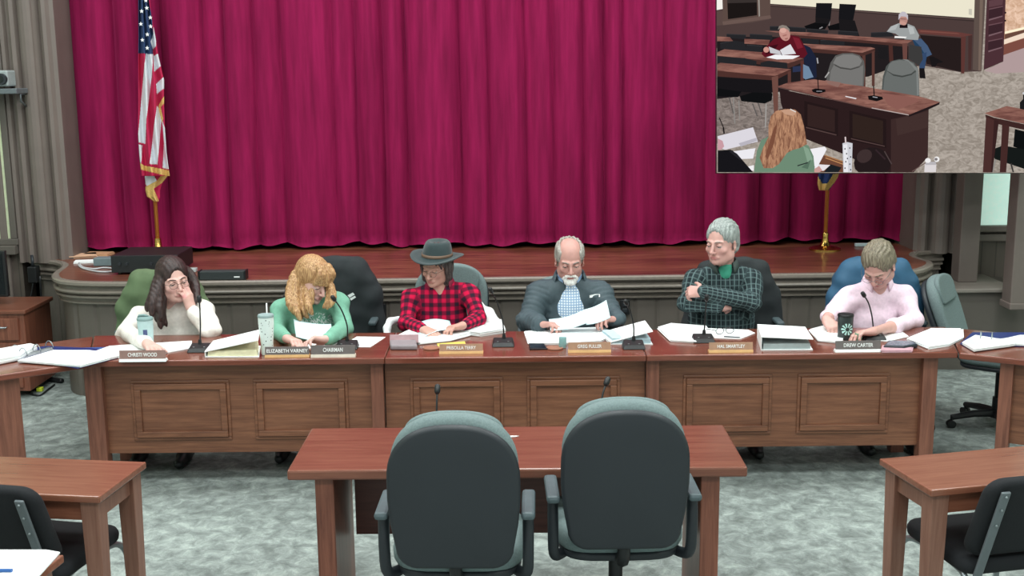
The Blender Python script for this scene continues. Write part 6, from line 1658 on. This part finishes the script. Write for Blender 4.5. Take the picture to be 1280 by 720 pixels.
for pts in ([(908, 42.5), (932, 43.5), (932, 49.5), (908, 47.5)], [(937, 42.5), (965, 44), (965, 51), (937, 49.5)], [(900, 54), (915, 51), (931, 53), (933, 64.5), (900, 61)], [(933, 56), (953, 57.5), (951, 66.5), (932, 63.5)],
            [(962, 33), (985, 33), (984, 39), (962, 38)], [(985, 33.5), (1007, 35), (1007, 41.5), (985, 40)], [(1008, 36), (1035, 38), (1034, 42.5), (1008, 41.5)], [(1047, 38.5), (1072, 40), (1072, 45.5), (1047, 44)], [(1003, 47), (1023, 48.5), (1023, 56), (1003, 54)], [(1025, 50.5), (1040, 49), (1055, 52), (1055, 58), (1025, 56)], [(1088, 41), (1112, 40), (1118, 46), (1088, 47)]):
    pic('pictured_chair_back', ('262629', pts), ('343437', [pts[0], pts[1], (pts[1][0], pts[1][1]+1), (pts[0][0], pts[0][1]+1)]))
pic('pictured_table', (woodp, [(955, 39), (1010, 41), (1140, 51), (1131, 56), (1088, 51.5), (990, 44)]), ('4a2f2b', [(990, 44), (1088, 51.5), (1131, 56), (1131, 59), (1088, 55), (990, 47)]), ('4c2e2a', [(1110, 57), (1115, 57), (1116, 77), (1111, 78)]), ('6a4640', [(1127, 55), (1133.5, 54), (1133, 75), (1128, 75)]))
pic('pictured_table', (woodp, [(896, 46), (912, 47), (916, 52), (896, 52)]))
pic('pictured_table', (woodp, [(930, 49), (962, 50.5), (960, 57), (930, 55)]), (woodp, [(1002, 55), (1088, 59.5), (1093, 61), (1077, 66.5), (1012, 62), (1003, 60)]), ('4a2f2b', [(1003, 60), (1077, 66.5), (1093, 61), (1093, 65), (1077, 71), (1003, 65)]), ('5a3a34', [(1077, 70), (1081, 69), (1081, 110), (1077, 110)]), ('5a3a34', [(1089, 65), (1092.5, 64), (1092.5, 108), (1089, 108)]))
pic('pictured_table', (woodp, [(896, 66), (905, 62), (953, 66), (1004, 73.5), (985, 79.5), (950, 75.5), (896, 70)]), ('4a2f2b', [(896, 70), (950, 75.5), (985, 79.5), (1004, 73.5), (1004, 78), (985, 86), (896, 74)]), ('5a3430', [(1000, 77), (1004, 76), (1004, 104), (1000, 104)]))
for pts in ([(896, 71), (930, 73), (945, 77), (945, 82.5), (896, 79)], [(950, 79), (960, 76.5), (983, 79), (984, 87), (950, 84)]):
    pic('pictured_chair_back', ('262629', pts))
pic('pictured_table', (woodp, [(896, 80.5), (900, 79), (988, 87), (968, 95.5), (896, 89)]), ('4e302c', [(896, 89), (968, 95.5), (988, 87), (988, 91), (968, 101), (896, 96)]), ('6e4a42', [(964, 97), (972, 95), (972, 143), (967, 143)]), ('5c3a34', [(984, 90), (988, 89), (988, 106), (984, 106)]))
pic('pictured_chair', ('181619', [(896, 97), (964, 101), (964, 118), (896, 113)]), ('101113', [(896, 111), (926, 115), (922, 122), (896, 121)]), ('8c8884', ln(916, 122, 918, 155)), ('5c5856', ln(911, 122, 916, 142)), ('8c8884', ln(923, 126, 924, 150)))
pic('pictured_chair', ('101113', [(924, 121), (940, 116), (965, 117), (964, 126), (955, 130), (926, 127)]), ('a09c98', ln(957, 130, 956, 160, .8)), ('5c5856', ln(940, 130, 946, 146)), ('5c5856', ln(947, 129, 952, 145)), ('a09c98', ln(972, 116, 979, 124)), ('a09c98', ln(979, 124, 980, 138)))
# person in burgundy
pic('pictured_jacket', ('1d2338', [(1003, 56), (1012, 60), (1019, 72), (1020, 97), (1013, 101), (1004, 78)]), ('a8a8ac', ln(1020.5, 73, 1021.5, 80, .8)))
pic('pictured_person', ('5c1622', [(984, 44), (998, 46.5), (1003, 55), (1008.5, 68), (1004, 73), (985, 73), (955, 72), (951, 68), (957, 59), (966, 50), (976, 46)]), ('7a2230', [(990, 47), (998, 49), (1003, 60), (996, 62)]), ('3c0e18', [(962, 58), (972, 56), (966, 66), (956, 69)]), ('6e86a0', [(1003, 81), (1010, 84), (1016, 97), (1006, 100), (1003, 98)]), ('2c3450', [(990, 84), (1000, 83), (1000, 90), (990, 91)]),
    ('c49086', el(980, 43, 6.6, 9.2, rot=-18)), ('8a8078', [(971.5, 38), (973, 33.5), (977, 32), (982, 33), (986, 37), (986.5, 42), (984, 38), (979, 35.5), (974, 36.5)]), ('a87068', [(977, 45), (982, 43.5), (983, 45), (978, 46.5)]), ('9a625c', [(980, 49), (984, 48), (984, 49.5), (981, 50.5)]), ('d8a89c', el(978, 39, 4, 3)), ('cc9488', el(957, 63, 3.6, 3.6)))
pic('pictured_papers', ('c8c8cc', [(960, 59), (974, 64.5), (976, 69.5), (962, 67)]), ('dedee2', [(974, 63.5), (987, 56), (994, 68), (977, 69.5)]), ('f4f4f6', [(957, 72.5), (968, 69), (999, 70.5), (990, 74.5), (970, 75)]), ('8a8a90', ln(975, 68, 977, 70, .5)))
# person in grey sweater
pic('pictured_person', ('24405c', [(1139, 50), (1150, 49), (1158, 58), (1163.5, 69), (1157, 72), (1154.5, 86.5), (1147.5, 86), (1150, 70), (1142, 58)]), ('455a78', [(1140, 50), (1150, 49), (1158, 58), (1163.5, 69), (1157, 72), (1148, 58)]), ('34496a', [(1150, 68), (1157, 66), (1154.5, 86), (1148, 86)]), ('1a1719', [(1147.5, 86), (1154, 86), (1155.5, 99), (1148, 98.5)]), ('1a1719', [(1160, 72), (1165, 71.5), (1178, 78.5), (1170, 80), (1168, 84), (1163, 84)]),
    ('9ca0a0', [(1122, 30), (1134, 31), (1141.5, 34), (1147.5, 45), (1146, 51), (1128, 50), (1118, 43), (1107, 40.5), (1112, 34)]), ('b2b6b6', [(1122, 30), (1118, 38), (1108, 40), (1113, 34)]), ('b6baba', [(1133, 33), (1140, 35), (1142, 43), (1136, 44)]), ('b88a80', el(1128, 26, 5, 6.4)), ('c2bcc4', [(1121.5, 26), (1122, 19), (1126, 15.5), (1130, 15.8), (1133.5, 20), (1133.5, 26), (1131, 22), (1125, 21.5)]), ('1e1418', [(1123, 32), (1133, 31), (1133, 36), (1123, 36)]), ('c8988c', el(1127, 30, 4.4, 2.4, rot=15)), ('8a5c58', [(1124, 24), (1131, 24.5), (1131, 25.6), (1124, 25)]))
pic('pictured_notebook', ('ecebe8', [(1117, 46), (1132, 47), (1130, 49), (1116.5, 48.5)]), ('2a2426', [(1117, 48.5), (1130, 49), (1128, 50.5), (1117, 50)]))
pic('pictured_chair_back', ('3c3b3b', [(1135, 56.5), (1150, 59.5), (1152, 75), (1147, 83), (1134, 74)]), ('1e1c1e', [(1096, 60), (1108, 60), (1108, 76), (1096, 74)]))
# mid chairs, dark arcs painting their shading
pic('pictured_swivel_chair', ('5e5d5b', [(1031, 108), (1033, 92), (1037, 79), (1043, 70.5), (1052, 67.5), (1064, 67.3), (1073, 70), (1078.5, 77), (1080, 88), (1078, 110)]), ('757472', [(1035, 106), (1037, 90), (1041, 82), (1048, 86), (1062, 88), (1073, 85), (1077.5, 82), (1077, 108)]), ('7d7c7a', [(1040, 80), (1044, 72.5), (1053, 69), (1064, 69), (1072, 71.5), (1076, 77), (1073, 83), (1062, 86.5), (1049, 84.5)]), ('4a4947', [(1042, 81), (1049, 85), (1062, 87), (1073, 84), (1073, 85.2), (1062, 88.4), (1049, 86.6), (1042, 83)]), ('a8a6a4', ln(1030, 98, 1035, 91, .8)))
pic('pictured_swivel_chair', ('515553', [(1100, 120), (1102, 97), (1106, 84), (1112, 77.5), (1122, 75), (1133, 75.5), (1141, 79), (1146, 87), (1147, 102), (1147.5, 124)]), ('686c6a', [(1102, 118), (1104, 98), (1107, 90), (1115, 95), (1126, 97), (1138, 94), (1145, 90), (1146, 122)]), ('707371', [(1107, 89), (1110, 81), (1114, 77.5), (1123, 76), (1133, 77), (1140, 80), (1144, 87), (1137, 93), (1126, 95.5), (1115, 93.5)]), ('424543', [(1108, 90), (1115, 94), (1126, 96), (1138, 93), (1144, 88), (1138, 94.6), (1126, 97.6), (1115, 95.6)]), ('7e8280', [(1126, 75), (1133, 75.5), (1146, 87), (1147, 120), (1144.5, 120), (1143.5, 90), (1134, 78)]))
# long front table with painted highlights
pic('pictured_long_table', ('2c1d1e', [(973, 112), (1088, 136), (1134, 145), (1134, 216), (1095, 216), (1060, 196), (1000, 172), (985, 160), (975, 130)]), ('3c2a29', [(1134, 145), (1159, 137), (1158, 197), (1140, 216), (1112, 216), (1112, 150)]),
    ('42302e', [(1118, 150), (1158, 140), (1158, 160), (1120, 170)]), (woodp, [(970.5, 109), (983, 104.5), (1016, 100), (1078, 109), (1146, 121), (1173, 128.5), (1134, 144.5), (1088, 136), (1030, 123)]), ('8c6a62', [(1030, 101), (1050, 104), (1046, 110), (1034, 106)]), ('8a5c54', [(1100, 117), (1143, 123), (1146, 128), (1120, 138), (1108, 132)]),
    ('b8a8a4', [(1088, 135.2), (1134, 143.8), (1134, 145), (1088, 136.4)]), ('5e4440', [(970.5, 109), (1088, 135.6), (1088, 136.8), (970.5, 110.5)]), ('241a1c', [(1134, 144.5), (1173, 128.5), (1172, 131.5), (1158, 138), (1134, 147)]),
    ('241819', [(1004, 127), (1046, 137), (1046, 171), (1004, 161)]), ('332322', [(1008, 131), (1042, 139), (1042, 166), (1008, 158)]), ('54403e', ln(1006, 160, 1044, 169.5, .7)), ('241819', [(1060, 139), (1106, 150), (1106, 186), (1060, 176)]), ('30231f', [(1064, 143), (1102, 152), (1102, 181), (1064, 172)]), ('54403e', ln(1062, 174, 1104, 183.5, .6)), ('6a5450', ln(1138, 215, 1158, 202, .5)))
pic('pictured_microphone', ('141214', [(1013, 113), (1018, 111.5), (1030, 113), (1030.5, 115.5), (1022, 118), (1014.5, 116)]), ('1a1618', ln(1020.5, 98, 1021.5, 112, .6)), ('8c8c92', ln(1019, 115, 1026, 115, .5)))
pic('pictured_microphone', ('141214', [(1083, 121), (1090, 120), (1101, 122), (1102, 125), (1094, 127.5), (1084, 125.5)]), ('1a1618', ln(1090, 108, 1091, 121, .7)), ('acacb2', ln(1089, 122, 1095, 123, .5)))
pic('pictured_slip', ('e4e0e2', [(1055, 120.8), (1069, 123.6), (1068, 125), (1055, 122)]))
# right table and chair
pic('pictured_side_chair', ('0f1112', [(1266, 162), (1282, 166), (1282, 190), (1264, 184)]), ('161a19', [(1238, 191), (1242, 186), (1251, 182.5), (1282, 188), (1282, 213), (1241, 199.5)]), ('8c8884', ln(1242, 200, 1238, 216, .9)), ('3c3836', ln(1261, 205, 1264, 216, 1)))
pic('pictured_table', (woodp, [(1228, 142.5), (1256, 133.5), (1282, 138.5), (1282, 156.5), (1240, 147)]), ('3e2725', [(1229, 144), (1240, 148), (1282, 157), (1282, 164), (1240, 155), (1230, 150)]), ('382222', [(1230, 146), (1239, 150), (1246, 152), (1238, 216), (1226, 216)]), ('4a2e2c', [(1230, 147), (1240, 151), (1236, 216), (1226, 216)]), ('442a28', [(1250, 156), (1259, 159), (1255, 216), (1247, 216)]))
pic('pictured_chair_back', ('1c1c1e', [(1272, 129), (1276, 125), (1282, 124), (1282, 139), (1272, 137)]), ('141416', [(1276, 119), (1282, 117.5), (1282, 126), (1276, 126)]), ('c8c8cc', [(1275, 117), (1282, 114), (1282, 118), (1276, 119.4)]))
# foreground of the picture
pic('pictured_microphone', ('1a1618', ln(898, 148, 903, 160, .6)), ('1a1618', ln(903, 160, 904, 168, .9)))
pic('pictured_papers', ('dcd8e0', [(896, 171), (940, 160), (946, 178), (905, 188), (896, 184)]), ('b8b4be', [(922, 180), (944, 173), (945, 177), (925, 184)]), ('eceaf0', [(915, 190), (943, 186), (940, 199), (924, 199.5)]), ('f0eef0', [(933, 209), (941, 207), (941, 214), (936, 214)]))
pic('pictured_desk_corner', ('6c4636', [(1025, 194), (1052, 202), (1052, 216), (1020, 216)]), ('a8764c', ln(1029, 195, 1052, 203, .7)), ('c08c5c', ln(1030, 198, 1052, 206, .6)), ('1c2024', [(1036, 206), (1050, 210), (1046, 216), (1028, 216)]), ('e8e4e8', [(1018, 206), (1036, 207), (1028, 214), (1014, 216)]))
pic('pictured_person', ('17161a', [(896, 189), (912, 188), (920, 193), (932, 207), (940, 216), (896, 216)]), ('28272c', [(910, 190), (914, 188.5), (926, 200), (924, 201)]), ('c89aa2', [(896, 174), (902, 177), (904, 184), (900, 188), (896, 188)]))
hb = EMN('lit picture of copper hair', '7c5240', 'c09070', 14, (4.5, 1, 1), .8)
pic('pictured_papers', ('f0eef2', [(1009, 187.5), (1029, 184), (1031.5, 187.5), (1019, 211), (1014, 206)]))
pic('pictured_person', ('6e8a74', [(959, 171.5), (950, 176), (944.5, 190), (941, 216), (1017, 216), (1015, 196), (1009, 183), (1000, 179)]), ('86a28c', [(1002, 183), (1009, 187), (1014, 200), (1008, 205)]), ('56705e', [(1000, 210), (1012, 200), (1008, 212)]), ('2c3432', ln(995, 208, 1008, 204, .7)), ('c89a94', [(1016, 212), (1022, 208), (1026, 214), (1022, 216), (1016, 216)]),
    (hb, [(968, 140), (978, 137), (992, 138), (999, 144), (1003, 158), (1007, 181), (998, 186), (990, 188), (982, 192), (972, 206), (964, 211), (953, 211), (948, 198), (952, 186), (959, 172), (959, 158), (962, 146)]), ('c49a80', [(974, 139), (986, 137.5), (994, 141), (990, 146), (980, 144)]), ('7a4e3c', [(966, 160), (970, 156), (966, 180), (958, 200), (955, 196)]), ('3c3030', ln(972, 138.5, 980, 136.8, .6)), ('e0dcd8', ln(986, 137.6, 993, 141, .6)))
pic('pictured_tumbler', ('cfd0d6', [(1051, 180), (1057, 178.5), (1063.5, 180), (1062.5, 216), (1052, 216)]), ('e8e8ec', [(1052, 182), (1057, 181), (1058, 216), (1053, 216)]), ('d8c8c8', ln(1054.5, 172, 1055, 180, .9)), *[('3a3a42', el(x, y, .8, 1.1, n=8)) for x, y in ((1054, 187), (1060, 186), (1056, 193), (1061, 197), (1055, 203), (1060, 206), (1057, 199), (1054, 211), (1061, 213))])
pic('pictured_person', ('241b1c', el(1088, 205, 23, 20)), ('3e3030', el(1078, 196, 10, 8, rot=-30)), ('4e4040', ln(1103, 190, 1112, 206, .7)), ('34262a', ln(1092, 188, 1104, 200, 1)))
pic('pictured_bottle', ('dcd6d8', [(1153, 206), (1167.5, 206), (1167, 216), (1152.5, 216)]), ('b8b4b8', [(1154, 203), (1167, 203), (1167, 207), (1154, 207)]), ('f0eeee', el(1157, 201.5, 3.6, 3)), ('f0eeee', el(1168, 200, 3.4, 3.4)), ('807a7c', el(1167, 200, 2, 1.8)))
# ================================================================== light
def area(name, loc, rot, size, energy, col=(1, 1, 1)):
    l = bpy.data.lights.new(name, 'AREA'); l.shape = 'RECTANGLE'; l.size, l.size_y = size; l.energy = energy; l.color = col
    o = bpy.data.objects.new(name, l); C.objects.link(o); o.location = loc; o.rotation_euler = rot
    return o
cool = (.95, 1.0, .985)
for x in (-3.2, 0, 3.2):
    for y in (.5, 3.6, 6.6):
        area('ceiling_light', (x, y, 4.9), (0, 0, 0), (1.6, 1.2), 92, cool)
for x in (-2.6, 0, 2.6):
    area('added_curtain_fill', (x, 8.75, 4.85), (math.radians(12), 0, 0), (2.2, .25), 26, (1, .98, .97))  # added fill lamps lifting the curtain where the inset panel shadows it
w = bpy.data.worlds.new('world'); bpy.context.scene.world = w; w.use_nodes = True
w.node_tree.nodes['Background'].inputs[0].default_value = (.85, .95, .95, 1); w.node_tree.nodes['Background'].inputs[1].default_value = .8
vs = bpy.context.scene.view_settings
vs.view_transform = 'Standard'; vs.look = 'None'; vs.gamma = 1; vs.use_curve_mapping = False; vs.exposure = 0.0
